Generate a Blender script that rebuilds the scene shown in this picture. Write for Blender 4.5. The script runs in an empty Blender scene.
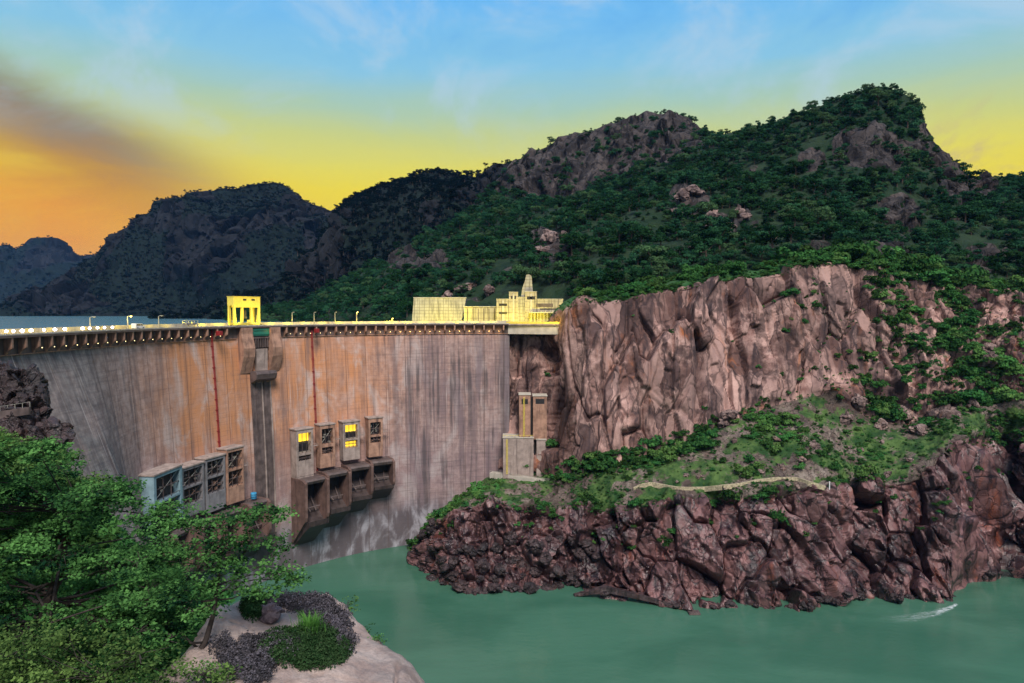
import bpy, math, random
import numpy as np
from mathutils import Vector, Matrix, Quaternion

random.seed(7)
RNG = np.random.default_rng(11)
SC = bpy.context.scene
COL = SC.collection

# ------------------------------------------------------------------ camera
FPX = 683.0                    # focal length in pixels of the 1024 px wide frame
CAM = np.array([0.0, 0.0, 126.5])
PITCH = math.atan((341.5 - 312.0) / FPX)
FWD = np.array([0, math.cos(PITCH), -math.sin(PITCH)])
UPV = np.array([0, math.sin(PITCH), math.cos(PITCH)])
RGT = np.array([1.0, 0, 0])

cd = bpy.data.cameras.new('camera')
cd.sensor_width = 36.0
cd.lens = 36.0 * FPX / 1024.0
cd.clip_start = 0.3
cd.clip_end = 60000
co = bpy.data.objects.new('camera', cd)
COL.objects.link(co)
co.location = CAM
co.rotation_euler = (math.pi / 2 - PITCH, 0, 0)
SC.camera = co
SC.render.resolution_x, SC.render.resolution_y = 1024, 683


def P3(px, py, d):
    """a point seen at (px, py) whose distance along the view axis is d"""
    px = np.asarray(px, float); py = np.asarray(py, float); d = np.asarray(d, float)
    return CAM + d[..., None] * (FWD + ((px - 512) / FPX)[..., None] * RGT + ((341.5 - py) / FPX)[..., None] * UPV)


def proj(p):
    q = np.asarray(p, float) - CAM
    d = q @ FWD
    return 512 + FPX * (q @ RGT) / d, 341.5 - FPX * (q @ UPV) / d, d


def depth_at_z(px, py, z):
    """depth of the ray through (px, py) where it meets the level z"""
    r = FWD[2] + ((341.5 - np.asarray(py, float)) / FPX) * UPV[2]
    return (z - CAM[2]) / r


# ------------------------------------------------------------------ noise
def _hash(ix, iy, iz, seed):
    h = (ix.astype(np.uint32) * np.uint32(374761393) + iy.astype(np.uint32) * np.uint32(668265263)
         + iz.astype(np.uint32) * np.uint32(2246822519) + np.uint32((seed * 3266489917) & 0xffffffff))
    h ^= h >> np.uint32(13); h *= np.uint32(1274126177)
    h ^= h >> np.uint32(16); h *= np.uint32(2654435761)
    h ^= h >> np.uint32(15)
    return h


def _hf(ix, iy, iz, seed):
    return _hash(ix, iy, iz, seed).astype(np.float64) / 4294967295.0


def vnoise(p, seed=0):
    i = np.floor(p).astype(np.int64); f = p - i
    u = f * f * f * (f * (f * 6 - 15) + 10)
    out = 0
    for dx in (0, 1):
        wx = u[:, 0] if dx else 1 - u[:, 0]
        for dy in (0, 1):
            wy = u[:, 1] if dy else 1 - u[:, 1]
            for dz in (0, 1):
                wz = u[:, 2] if dz else 1 - u[:, 2]
                out = out + wx * wy * wz * _hf(i[:, 0] + dx, i[:, 1] + dy, i[:, 2] + dz, seed)
    return out * 2 - 1


def fbm(p, octv=4, seed=0, gain=0.5):
    a, out, q = 1.0, 0, np.array(p, float)
    for k in range(octv):
        out = out + a * vnoise(q, seed + k * 17)
        q = q * 2.03 + 11.3
        a *= gain
    return out


def voronoi(p, seed=0, jit=0.95, box=0.75):
    b = np.floor(p).astype(np.int64)
    n = len(p)
    F1 = np.full(n, 1e9); F2 = np.full(n, 1e9)
    vec = np.zeros((n, 3)); ids = np.zeros((n, 3), np.int64)
    for dx in (-1, 0, 1):
        for dy in (-1, 0, 1):
            for dz in (-1, 0, 1):
                c = b + np.array([dx, dy, dz])
                h = np.stack([_hf(c[:, 0], c[:, 1], c[:, 2], seed + k) for k in (1, 2, 3)], 1)
                v = p - (c + 0.5 + (h - 0.5) * jit)
                d = box * np.abs(v).max(1) + (1 - box) * np.sqrt((v * v).sum(1))
                near = d < F1
                F2 = np.where(near, F1, np.minimum(F2, d))
                F1 = np.where(near, d, F1)
                vec[near] = v[near]; ids[near] = c[near]
    r = [_hf(ids[:, 0], ids[:, 1], ids[:, 2], seed + k) for k in (5, 6, 7, 8)]
    return F1, F2, vec, r


def blocks(p, size, amp, tilt, crack, seed, warp=0.35, w=0.09):
    """jointed rock: every cell stands out by its own amount, is tilted its own way, and has an open joint round it"""
    ca, sa = math.cos(0.45 + seed), math.sin(0.45 + seed)
    p = np.asarray(p)
    p = np.stack([p[:, 0] * ca - p[:, 1] * sa, p[:, 0] * sa + p[:, 1] * ca, p[:, 2] + 0.22 * p[:, 0] * math.sin(seed * 1.7)], 1)
    p[:, 0] = p[:, 0] + 0.16 * p[:, 2] * math.cos(seed * 2.1)
    q = p / np.asarray(size, float)
    q = q + warp * np.stack([vnoise(q * 1.3 + 5, seed + 31), vnoise(q * 1.3 + 9, seed + 32), vnoise(q * 1.3 + 13, seed + 33)], 1)
    F1, F2, v, r = voronoi(q, seed)
    o = amp * (r[0] - 0.5) * 2 + tilt * ((r[1] - 0.5) * v[:, 0] + (r[2] - 0.5) * v[:, 1] + (r[3] - 0.5) * v[:, 2]) * 2
    e = np.clip(1 - (F2 - F1) / w, 0, 1)
    return o - crack * e * e, e


def sstep(a, b, x):
    t = np.clip((x - a) / (b - a), 0, 1)
    return t * t * (3 - 2 * t)


# ------------------------------------------------------------------ meshes and objects
def mesh_np(name, V, F, mats=(), midx=None, smooth=False, attrs=None, uv=None):
    """V (n,3); F a list of integer arrays (m,3) or (m,4)"""
    V = np.asarray(V, np.float32)
    F = [np.asarray(f, np.int32) for f in F if len(f)]
    me = bpy.data.meshes.new(name)
    me.vertices.add(len(V)); me.vertices.foreach_set('co', V.ravel())
    tot = np.concatenate([np.full(len(f), f.shape[1], np.int32) for f in F])
    loops = np.concatenate([f.ravel() for f in F])
    me.loops.add(len(loops)); me.loops.foreach_set('vertex_index', loops)
    me.polygons.add(len(tot))
    me.polygons.foreach_set('loop_start', (np.cumsum(tot) - tot).astype(np.int32))
    me.polygons.foreach_set('loop_total', tot)
    if midx is not None:
        me.polygons.foreach_set('material_index', np.asarray(midx, np.int32))
    me.polygons.foreach_set('use_smooth', np.full(len(tot), bool(smooth)))
    for m in mats:
        me.materials.append(m)
    for k, a in (attrs or {}).items():
        a = np.asarray(a, np.float32)
        at = me.attributes.new(k, 'FLOAT', 'POINT')
        at.data.foreach_set('value', a)
    if uv is not None:
        l = me.uv_layers.new(name='UVMap')
        l.data.foreach_set('uv', np.asarray(uv, np.float32)[loops].ravel())
    me.update(calc_edges=True)
    return me


def link(name, me, parent=None):
    o = bpy.data.objects.new(name, me)
    COL.objects.link(o)
    if parent is not None:
        o.parent = parent
    return o


def tag(o, label=None, cat=None, group=None, kind=None):
    if label: o['label'] = label
    if cat: o['category'] = cat
    if group: o['group'] = group
    if kind: o['kind'] = kind
    return o


def empty(name, loc, rz=0.0):
    o = bpy.data.objects.new(name, None)
    o.empty_display_size = 0.5
    COL.objects.link(o)
    o.location = tuple(loc); o.rotation_euler = (0, 0, rz)
    return o


def copy_thing(root, loc, rz=0.0, scl=1.0):
    c = root.copy(); COL.objects.link(c)
    c.location = tuple(loc); c.rotation_euler = (0, 0, rz)
    c.scale = (scl, scl, scl) if np.isscalar(scl) else tuple(scl)
    for ch in list(root.children):
        k = ch.copy(); COL.objects.link(k); k.parent = c
        for g in list(ch.children):
            m = g.copy(); COL.objects.link(m); m.parent = k
    return c


class MB:
    """collects solid shapes and links them as one mesh object"""
    def __init__(s):
        s.v = []; s.f = []

    def add(s, V, F):
        b = len(s.v)
        s.v += [tuple(map(float, x)) for x in V]
        s.f += [tuple(int(i) + b for i in f) for f in F]
        return s

    def box(s, x0, x1, y0, y1, z0, z1, bev=0.0):
        if bev <= 0:
            V = [(x, y, z) for z in (z0, z1) for y in (y0, y1) for x in (x0, x1)]
            F = [(0, 2, 3, 1), (4, 5, 7, 6), (0, 1, 5, 4), (2, 6, 7, 3), (0, 4, 6, 2), (1, 3, 7, 5)]
            return s.add(V, F)
        b = bev
        pts = []
        idx = {}
        F = []
        X = (x0, x1); Y = (y0, y1); Z = (z0, z1)
        for i in (0, 1):
            for j in (0, 1):
                for k in (0, 1):
                    sx, sy, sz = (1 - 2 * i) * b, (1 - 2 * j) * b, (1 - 2 * k) * b
                    for ax, off in (('x', (0, sy, sz)), ('y', (sx, 0, sz)), ('z', (sx, sy, 0))):
                        idx[(i, j, k, ax)] = len(pts)
                        pts.append((X[i] + off[0], Y[j] + off[1], Z[k] + off[2]))
        for i in (0, 1):
            q = [idx[(i, j, k, 'x')] for j, k in ((0, 0), (1, 0), (1, 1), (0, 1))]; F.append(q if i else q[::-1])
        for j in (0, 1):
            q = [idx[(i, j, k, 'y')] for i, k in ((0, 0), (0, 1), (1, 1), (1, 0))]; F.append(q if j else q[::-1])
        for k in (0, 1):
            q = [idx[(i, j, k, 'z')] for i, j in ((0, 0), (1, 0), (1, 1), (0, 1))]; F.append(q if k else q[::-1])
        for i in (0, 1):
            for j in (0, 1):
                F.append([idx[(i, j, 0, 'x')], idx[(i, j, 1, 'x')], idx[(i, j, 1, 'y')], idx[(i, j, 0, 'y')]])
        for i in (0, 1):
            for k in (0, 1):
                F.append([idx[(i, 0, k, 'x')], idx[(i, 1, k, 'x')], idx[(i, 1, k, 'z')], idx[(i, 0, k, 'z')]])
        for j in (0, 1):
            for k in (0, 1):
                F.append([idx[(0, j, k, 'y')], idx[(1, j, k, 'y')], idx[(1, j, k, 'z')], idx[(0, j, k, 'z')]])
        for key in [(i, j, k) for i in (0, 1) for j in (0, 1) for k in (0, 1)]:
            F.append([idx[key + (a,)] for a in 'xyz'])
        return s.add(pts, F)

    def prism(s, poly, a0, a1, axis='x'):
        """poly: list of 2-D points; swept from a0 to a1 along axis ('x': poly is (y,z); 'y': (x,z); 'z': (x,y))"""
        n = len(poly)
        def mk(p, a):
            return (a, p[0], p[1]) if axis == 'x' else ((p[0], a, p[1]) if axis == 'y' else (p[0], p[1], a))
        V = [mk(p, a0) for p in poly] + [mk(p, a1) for p in poly]
        F = [tuple(range(n))[::-1], tuple(range(n, 2 * n))]
        F += [(i, (i + 1) % n, n + (i + 1) % n, n + i) for i in range(n)]
        return s.add(V, F)

    def tube(s, pts, rad, sides=6, cap=True):
        pts = [np.asarray(p, float) for p in pts]
        n = len(pts)
        if np.isscalar(rad): rad = [rad] * n
        V = []; F = []
        ref = np.array([0.31, 0.17, 0.93])
        for i, p in enumerate(pts):
            t = pts[min(i + 1, n - 1)] - pts[max(i - 1, 0)]
            t = t / (np.linalg.norm(t) + 1e-9)
            a = np.cross(t, ref)
            if np.linalg.norm(a) < 0.1: a = np.cross(t, [1.0, 0, 0])
            a /= np.linalg.norm(a); b = np.cross(t, a)
            for k in range(sides):
                an = 2 * math.pi * k / sides
                V.append(p + rad[i] * (math.cos(an) * a + math.sin(an) * b))
        for i in range(n - 1):
            for k in range(sides):
                k2 = (k + 1) % sides
                F.append((i * sides + k, i * sides + k2, (i + 1) * sides + k2, (i + 1) * sides + k))
        if cap:
            F.append(tuple(range(sides))[::-1]); F.append(tuple(range((n - 1) * sides, n * sides)))
        return s.add(V, F)

    def ball(s, c, r, seg=10, rings=6, sq=(1, 1, 1)):
        V = [(c[0], c[1], c[2] - r * sq[2])]
        for i in range(1, rings):
            a = -math.pi / 2 + math.pi * i / rings
            for k in range(seg):
                b = 2 * math.pi * k / seg
                V.append((c[0] + r * sq[0] * math.cos(a) * math.cos(b), c[1] + r * sq[1] * math.cos(a) * math.sin(b), c[2] + r * sq[2] * math.sin(a)))
        V.append((c[0], c[1], c[2] + r * sq[2]))
        F = [(0, 1 + (k + 1) % seg, 1 + k) for k in range(seg)]
        for i in range(rings - 2):
            for k in range(seg):
                a = 1 + i * seg + k; b = 1 + i * seg + (k + 1) % seg
                F.append((a, b, b + seg, a + seg))
        o = 1 + (rings - 2) * seg
        F += [(o + k, o + (k + 1) % seg, len(V) - 1) for k in range(seg)]
        return s.add(V, F)

    def build(s, name, mat, parent=None, smooth=False):
        me = bpy.data.meshes.new(name)
        me.from_pydata(s.v, [], s.f)
        me.materials.append(mat)
        import bmesh
        bm = bmesh.new(); bm.from_mesh(me)
        bmesh.ops.recalc_face_normals(bm, faces=bm.faces)
        bm.to_mesh(me); bm.free()
        if smooth:
            me.polygons.foreach_set('use_smooth', [True] * len(me.polygons))
        return link(name, me, parent)


# ------------------------------------------------------------------ materials
class NT:
    def __init__(s, name):
        s.m = bpy.data.materials.new(name); s.m.use_nodes = True
        s.t = s.m.node_tree; s.t.nodes.clear()
        s.out = s.n('ShaderNodeOutputMaterial')

    def n(s, typ, **kw):
        x = s.t.nodes.new(typ)
        for k, v in kw.items():
            setattr(x, k, v)
        return x

    def l(s, a, b):
        s.t.links.new(a, b)

    def set(s, sock, v):
        if hasattr(v, 'is_output'):
            s.l(v, sock)
        else:
            sock.default_value = v

    def pos(s):
        return s.n('ShaderNodeNewGeometry').outputs['Position']

    def mapping(s, vec, scale=(1, 1, 1), loc=(0, 0, 0), rot=(0, 0, 0)):
        m = s.n('ShaderNodeMapping'); s.l(vec, m.inputs['Vector'])
        m.inputs['Scale'].default_value = scale; m.inputs['Location'].default_value = loc; m.inputs['Rotation'].default_value = rot
        return m.outputs[0]

    def noise(s, vec, scale=1.0, detail=4, rough=0.55, dist=0.0):
        x = s.n('ShaderNodeTexNoise'); s.l(vec, x.inputs['Vector'])
        x.inputs['Scale'].default_value = scale; x.inputs['Detail'].default_value = detail
        x.inputs['Roughness'].default_value = rough; x.inputs['Distortion'].default_value = dist
        return x.outputs['Fac']

    def vor(s, vec, scale=1.0, feature='F1', out='Distance'):
        x = s.n('ShaderNodeTexVoronoi', feature=feature); s.l(vec, x.inputs['Vector']); x.inputs['Scale'].default_value = scale
        return x.outputs[out]

    def ramp(s, fac, stops, interp='LINEAR'):
        r = s.n('ShaderNodeValToRGB'); r.color_ramp.interpolation = interp
        e = r.color_ramp.elements
        while len(e) < len(stops): e.new(0.5)
        for i, (p, c) in enumerate(stops):
            e[i].position = p
            e[i].color = (c, c, c, 1) if np.isscalar(c) else (c[0], c[1], c[2], 1)
        s.set(r.inputs[0], fac)
        return r.outputs[0]

    def rng(s, v, a, b, c=0.0, d=1.0, smooth=True):
        x = s.n('ShaderNodeMapRange'); x.interpolation_type = 'SMOOTHSTEP' if smooth else 'LINEAR'
        s.set(x.inputs['Value'], v)
        for k, q in (('From Min', a), ('From Max', b), ('To Min', c), ('To Max', d)):
            x.inputs[k].default_value = q
        return x.outputs[0]

    def math(s, op, a, b=0.0, c=None, clamp=False):
        x = s.n('ShaderNodeMath', operation=op); x.use_clamp = clamp
        s.set(x.inputs[0], a); s.set(x.inputs[1], b)
        if c is not None: s.set(x.inputs[2], c)
        return x.outputs[0]

    def mix(s, f, a, b, mode='MIX'):
        x = s.n('ShaderNodeMix', data_type='RGBA', blend_type=mode)
        s.set(x.inputs['Factor'], f)
        for i, v in ((6, a), (7, b)):
            s.set(x.inputs[i], (v[0], v[1], v[2], 1) if isinstance(v, tuple) and len(v) == 3 else v)
        return x.outputs[2]

    def attr(s, name, out='Fac'):
        return s.n('ShaderNodeAttribute', attribute_name=name).outputs[out]

    def sep(s, v):
        x = s.n('ShaderNodeSeparateXYZ'); s.l(v, x.inputs[0]); return x.outputs

    def normal_z(s):
        return s.sep(s.n('ShaderNodeNewGeometry').outputs['Normal'])[2]

    def bump(s, h, strength=0.5, dist=0.3):
        b = s.n('ShaderNodeBump'); s.l(h, b.inputs['Height'])
        b.inputs['Strength'].default_value = strength; b.inputs['Distance'].default_value = dist
        return b.outputs[0]

    def pbr(s, col, rough=0.8, spec=0.3, metal=0.0, normal=None, emit=None, estr=0.0):
        b = s.n('ShaderNodeBsdfPrincipled')
        s.set(b.inputs['Base Color'], (col[0], col[1], col[2], 1) if isinstance(col, tuple) else col)
        s.set(b.inputs['Roughness'], rough); b.inputs['Specular IOR Level'].default_value = spec
        b.inputs['Metallic'].default_value = metal
        if normal is not None: s.l(normal, b.inputs['Normal'])
        if emit is not None:
            b.inputs['Emission Color'].default_value = (emit[0], emit[1], emit[2], 1); b.inputs['Emission Strength'].default_value = estr
        s.l(b.outputs[0], s.out.inputs['Surface'])
        return b


def mottled(name, col, var=0.25, rough=0.7, spec=0.3, metal=0.0, scale=1.5, bump=0.15, dirt=(0.05, 0.04, 0.035), dirt_amt=0.35):
    """a plain painted, cast or metal surface with its own weathering"""
    m = NT(name); p = m.n('ShaderNodeTexCoord').outputs['Object']
    n = m.noise(p, scale, 6, 0.6); st = m.noise(m.mapping(p, (scale * 2, scale * 2, scale * 0.15)), 1.0, 4, 0.6)
    c = m.mix(m.rng(n, 0.3, 0.7), tuple(x * (1 - var) for x in col), tuple(min(1, x * (1 + var)) for x in col))
    c = m.mix(m.math('MULTIPLY', m.rng(st, 0.5, 0.75), dirt_amt), c, dirt)
    m.pbr(c, m.rng(n, 0.2, 0.8, max(0.05, rough - 0.1), min(1, rough + 0.1)), spec, metal, m.bump(n, bump, 0.05))
    return m.m


def emissive(name, col, strength):
    m = NT(name)
    m.pbr(tuple(min(1, c) for c in col), 0.4, 0.3, emit=col, estr=strength)
    m.m.cycles.emission_sampling = 'NONE'
    return m.m


MAT = {}
# ------------------------------------------------------------------ sky and sun
SUN_EL, SUN_AZ = math.radians(48), math.radians(168)      # azimuth measured from +Y towards +X
w = bpy.data.worlds.new('World'); SC.world = w; w.use_nodes = True
wt = w.node_tree; wt.nodes.clear()


class WT(NT):
    def __init__(s, t):
        s.t = t


W_ = WT(wt)
wout = W_.n('ShaderNodeOutputWorld')
gen = W_.n('ShaderNodeTexCoord').outputs['Generated']
sx, sy, sz = W_.sep(gen)
el = W_.math('ARCSINE', sz)
az = W_.math('ARCTAN2', sx, sy)
cvec = W_.n('ShaderNodeCombineXYZ')
W_.l(az, cvec.inputs[0]); W_.l(el, cvec.inputs[1])
cv = cvec.outputs[0]
streak = W_.noise(W_.mapping(cv, (3.0, 11.0, 1), rot=(0, 0, math.radians(17))), 1.0, 6, 0.6, 0.6)
puff = W_.noise(W_.mapping(cv, (5.0, 6.5, 1)), 1.0, 7, 0.6, 0.5)
wisp = W_.noise(W_.mapping(cv, (2.2, 5.0, 1), rot=(0, 0, math.radians(-24))), 2.2, 7, 0.62, 0.8)
eln = W_.math('ADD', el, W_.math('MULTIPLY', W_.math('SUBTRACT', streak, 0.5), 0.05))
SKY_STOPS = [(-0.02, (0.92, 0.48, 0.01)), (0.10, (0.97, 0.66, 0.012)), (0.165, (0.95, 0.76, 0.03)), (0.20, (0.84, 0.76, 0.11)),
             (0.245, (0.64, 0.70, 0.25)), (0.285, (0.44, 0.65, 0.50)), (0.335, (0.28, 0.62, 0.84)), (0.43, (0.15, 0.52, 1.0)),
             (0.8, (0.20, 0.42, 0.76)), (1.57, (0.34, 0.44, 0.62))]
fac = W_.rng(eln, -0.02, 1.57, 0, 1, smooth=False)
base = W_.ramp(fac, [((e + 0.02) / 1.59, c) for e, c in SKY_STOPS])
# the orange afterglow low in the west
lo = W_.math('MULTIPLY', W_.rng(az, -0.22, -0.62), W_.rng(el, 0.25, 0.12))
base = W_.mix(W_.math('MULTIPLY', lo, W_.rng(streak, 0.25, 0.75, 0.55, 1.0)), base, (0.92, 0.33, 0.004))
base = W_.mix(W_.math('MULTIPLY', lo, W_.rng(wisp, 0.5, 0.72, 0, 0.7)), base, (0.95, 0.52, 0.015))
# the grey cloud bank that slopes down across it
ec = W_.math('ADD', W_.math('MULTIPLY', W_.math('ADD', az, 0.6435), -0.33), 0.262)
dist = W_.math('SUBTRACT', W_.math('ADD', el, W_.math('MULTIPLY', W_.math('SUBTRACT', streak, 0.5), 0.05)), ec)
bank = W_.math('MULTIPLY', W_.rng(dist, 0.05, -0.015), W_.rng(dist, -0.13, -0.01))
bank = W_.math('MULTIPLY', W_.math('MULTIPLY', bank, W_.rng(az, -0.30, -0.56)), W_.rng(streak, 0.20, 0.52, 0.55, 1.0))
base = W_.mix(W_.math('MULTIPLY', bank, 0.88), base, W_.mix(W_.math('ADD', W_.rng(dist, -0.07, 0.02), W_.math('MULTIPLY', W_.math('SUBTRACT', streak, 0.5), 0.9), clamp=True), (0.46, 0.165, 0.018), (0.235, 0.205, 0.185)))
# thin pale clouds above, thin dusky ones low in the east
hi = W_.math('MULTIPLY', W_.rng(puff, 0.46, 0.66), W_.rng(el, 0.19, 0.31))
base = W_.mix(W_.math('MULTIPLY', hi, 0.62), base, (0.52, 0.70, 0.86))
hi2 = W_.math('MULTIPLY', W_.rng(puff, 0.50, 0.28), W_.rng(el, 0.30, 0.40))
base = W_.mix(W_.math('MULTIPLY', hi2, 0.5), base, (0.09, 0.40, 0.88))
ea = W_.math('MULTIPLY', W_.math('MULTIPLY', W_.rng(wisp, 0.5, 0.68), W_.rng(az, 0.42, 0.6)), W_.math('MULTIPLY', W_.rng(el, 0.10, 0.16), W_.rng(el, 0.28, 0.2)))
base = W_.mix(W_.math('MULTIPLY', ea, 0.75), base, (0.60, 0.44, 0.28))
# the eastern sky behind the viewer: plain pale dusk
back = W_.rng(sy, 0.15, -0.35)
base = W_.mix(back, base, (0.27, 0.32, 0.43))
bg1 = W_.n('ShaderNodeBackground'); W_.l(base, bg1.inputs[0]); bg1.inputs[1].default_value = 0.92
ns = W_.n('ShaderNodeTexSky', sky_type='NISHITA'); ns.sun_disc = False
ns.sun_elevation = SUN_EL; ns.sun_rotation = SUN_AZ; ns.altitude = 300
bg2 = W_.n('ShaderNodeBackground'); W_.l(ns.outputs[0], bg2.inputs[0]); bg2.inputs[1].default_value = 0.003
add = W_.n('ShaderNodeAddShader'); W_.l(bg1.outputs[0], add.inputs[0]); W_.l(bg2.outputs[0], add.inputs[1])
W_.l(add.outputs[0], wout.inputs['Surface'])

sl = bpy.data.lights.new('sun', 'SUN'); sl.energy = 4.2; sl.angle = math.radians(22); sl.color = (1.0, 0.93, 0.86)
so = bpy.data.objects.new('sun', sl); COL.objects.link(so)
sd = Vector((math.sin(SUN_AZ) * math.cos(SUN_EL), math.cos(SUN_AZ) * math.cos(SUN_EL), math.sin(SUN_EL)))
so.rotation_euler = sd.to_track_quat('Z', 'Y').to_euler()
so.location = (0, -50, 400)

SC.view_settings.view_transform = 'Standard'; SC.view_settings.look = 'None'
SC.view_settings.gamma = 1.0; SC.view_settings.exposure = 0.0; SC.view_settings.use_curve_mapping = False
SC.render.engine = 'CYCLES'
cy = SC.cycles
cy.max_bounces = 5; cy.diffuse_bounces = 2; cy.glossy_bounces = 2; cy.transmission_bounces = 2; cy.transparent_max_bounces = 4
cy.volume_bounces = 0
cy.use_denoising = True
cy.caustics_reflective = False; cy.caustics_refractive = False
cy.sample_clamp_indirect = 4.0
try:
    cy.denoiser = 'OPENIMAGEDENOISE'
except Exception:
    cy.use_denoising = False
# ------------------------------------------------------------------ rock and ground materials
def rock_mat(name, dark, mid, light, rust, scale=1.0, wet=0.0, rust_amt=0.5, white_amt=0.35, green_amt=1.0, dark_amt=0.8, streak=0.13, g0=(0.016, 0.075, 0.018), g1=(0.055, 0.125, 0.045), cells=((9, 9, 14), (3.2, 3.2, 4.6)), facet=0.55, cellvar=0.45, crack_amt=1.0, bump_amt=0.5):
    m = NT(name); p = m.pos()
    big = m.noise(p, 0.035 * scale, 5, 0.6, 0.4)
    med = m.noise(p, 0.22 * scale, 7, 0.62, 0.3)
    fine = m.noise(p, 1.7 * scale, 6, 0.65)
    ver = m.noise(m.mapping(p, (streak * scale * 1.6, streak * scale * 1.6, 0.016 * scale)), 1.0, 6, 0.62, 0.5)
    ver2 = m.noise(m.mapping(p, (0.55 * scale, 0.55 * scale, 0.03 * scale), (31, 7, 3)), 1.0, 5, 0.6, 0.4)
    c = m.mix(m.rng(med, 0.34, 0.66), mid, light)
    c = m.mix(m.rng(big, 0.44, 0.60), c, tuple(0.50 * a for a in mid))
    c = m.mix(m.math('MULTIPLY', m.rng(ver, 0.48, 0.66), dark_amt), c, dark)
    c = m.mix(m.math('MULTIPLY', m.rng(ver2, 0.60, 0.74), dark_amt * 0.8), c, dark)
    ru = m.math('MULTIPLY', m.rng(m.noise(m.mapping(p, (0.07 * scale, 0.07 * scale, 0.022 * scale), (9, 4, 50)), 1.0, 6, 0.65, 0.8), 0.56, 0.70), rust_amt)
    c = m.mix(ru, c, rust)
    wh = m.math('MULTIPLY', m.rng(m.noise(m.mapping(p, (0.7 * scale, 0.7 * scale, 0.028 * scale), (4, 90, 20)), 1.0, 4, 0.6, 0.3), 0.66, 0.76), white_amt)
    c = m.mix(wh, c, (0.55, 0.48, 0.46))
    c = m.mix(m.rng(fine, 0.25, 0.75, 0, 0.35), c, tuple(0.45 * a for a in mid))
    # joint planes: every joint-bounded face has its own lean and its own age of varnish, with an open crack round it
    wz = m.n('ShaderNodeTexNoise'); m.l(p, wz.inputs['Vector']); wz.inputs['Scale'].default_value = 1.3 / cells[0][0]; wz.inputs['Detail'].default_value = 3
    vw = m.n('ShaderNodeVectorMath', operation='MULTIPLY_ADD'); m.l(wz.outputs['Color'], vw.inputs[0]); vw.inputs[1].default_value = (cells[0][0] * 0.5,) * 3; m.l(p, vw.inputs[2])
    nrm = m.n('ShaderNodeNewGeometry').outputs['Normal']; crk = None
    for k, cs in enumerate(cells):
        q = m.mapping(vw.outputs[0], tuple(1.0 / a for a in cs), (3.1 * k, 1.7 * k, 0.4), (0.22, 0.14 - 0.3 * k, 0.5 + k))
        vc = m.n('ShaderNodeTexVoronoi', feature='F1', distance='CHEBYCHEV'); m.l(q, vc.inputs['Vector']); vc.inputs['Scale'].default_value = 1.0
        ve = m.n('ShaderNodeTexVoronoi', feature='DISTANCE_TO_EDGE'); m.l(q, ve.inputs['Vector']); ve.inputs['Scale'].default_value = 1.0
        va = m.n('ShaderNodeVectorMath', operation='MULTIPLY_ADD'); m.l(vc.outputs['Color'], va.inputs[0]); va.inputs[1].default_value = (2 * facet * (1 - 0.45 * k),) * 3; va.inputs[2].default_value = (-facet * (1 - 0.45 * k),) * 3
        vs = m.n('ShaderNodeVectorMath', operation='ADD'); m.l(nrm, vs.inputs[0]); m.l(va.outputs[0], vs.inputs[1]); nrm = vs.outputs[0]
        cx_ = m.sep(vc.outputs['Color'])
        c = m.mix(m.rng(cx_[0], 0.55, 0.95, 0, cellvar), c, dark)
        c = m.mix(m.rng(cx_[1], 0.55, 0.95, 0, cellvar * 0.8), c, light)
        e = m.rng(m.math('ADD', ve.outputs['Distance'], m.math('MULTIPLY', m.math('SUBTRACT', med, 0.5), 0.10)), 0.045, 0.0, 0, 0.85)
        crk = e if crk is None else m.math('MAXIMUM', crk, m.math('MULTIPLY', e, 0.8))
    vn = m.n('ShaderNodeVectorMath', operation='NORMALIZE'); m.l(nrm, vn.inputs[0])
    crk = m.math('MULTIPLY', crk, crack_amt)
    c = m.mix(crk, c, tuple(0.5 * a for a in dark))
    g = m.attr('green')
    gn = m.noise(p, 0.5 * scale, 5, 0.65)
    gf = m.math('MULTIPLY', m.rng(m.math('ADD', g, m.math('MULTIPLY', m.math('SUBTRACT', gn, 0.5), 0.9)), 0.42, 0.62), green_amt)
    gc = m.mix(m.rng(m.noise(p, 0.11 * scale, 5, 0.6), 0.35, 0.65), g0, g1)
    gc = m.mix(m.rng(fine, 0.45, 0.8, 0, 0.7), gc, (0.012, 0.04, 0.014))
    c = m.mix(gf, c, gc)
    h = m.math('SUBTRACT', m.math('ADD', m.math('MULTIPLY', med, 2.2), m.math('ADD', fine, m.math('MULTIPLY', ver2, 0.7))), m.math('MULTIPLY', crk, 1.2))
    bmp = m.n('ShaderNodeBump'); m.l(h, bmp.inputs['Height']); bmp.inputs['Strength'].default_value = bump_amt; bmp.inputs['Distance'].default_value = 0.6 / scale; m.l(vn.outputs[0], bmp.inputs['Normal'])
    rough = m.rng(med, 0.3, 0.7, 0.85 - wet, 0.98 - wet * 0.6)
    m.pbr(c, m.mix(gf, rough, (0.95, 0.95, 0.95)), 0.25 + wet * 0.5, normal=bmp.outputs[0])
    return m.m


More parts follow.
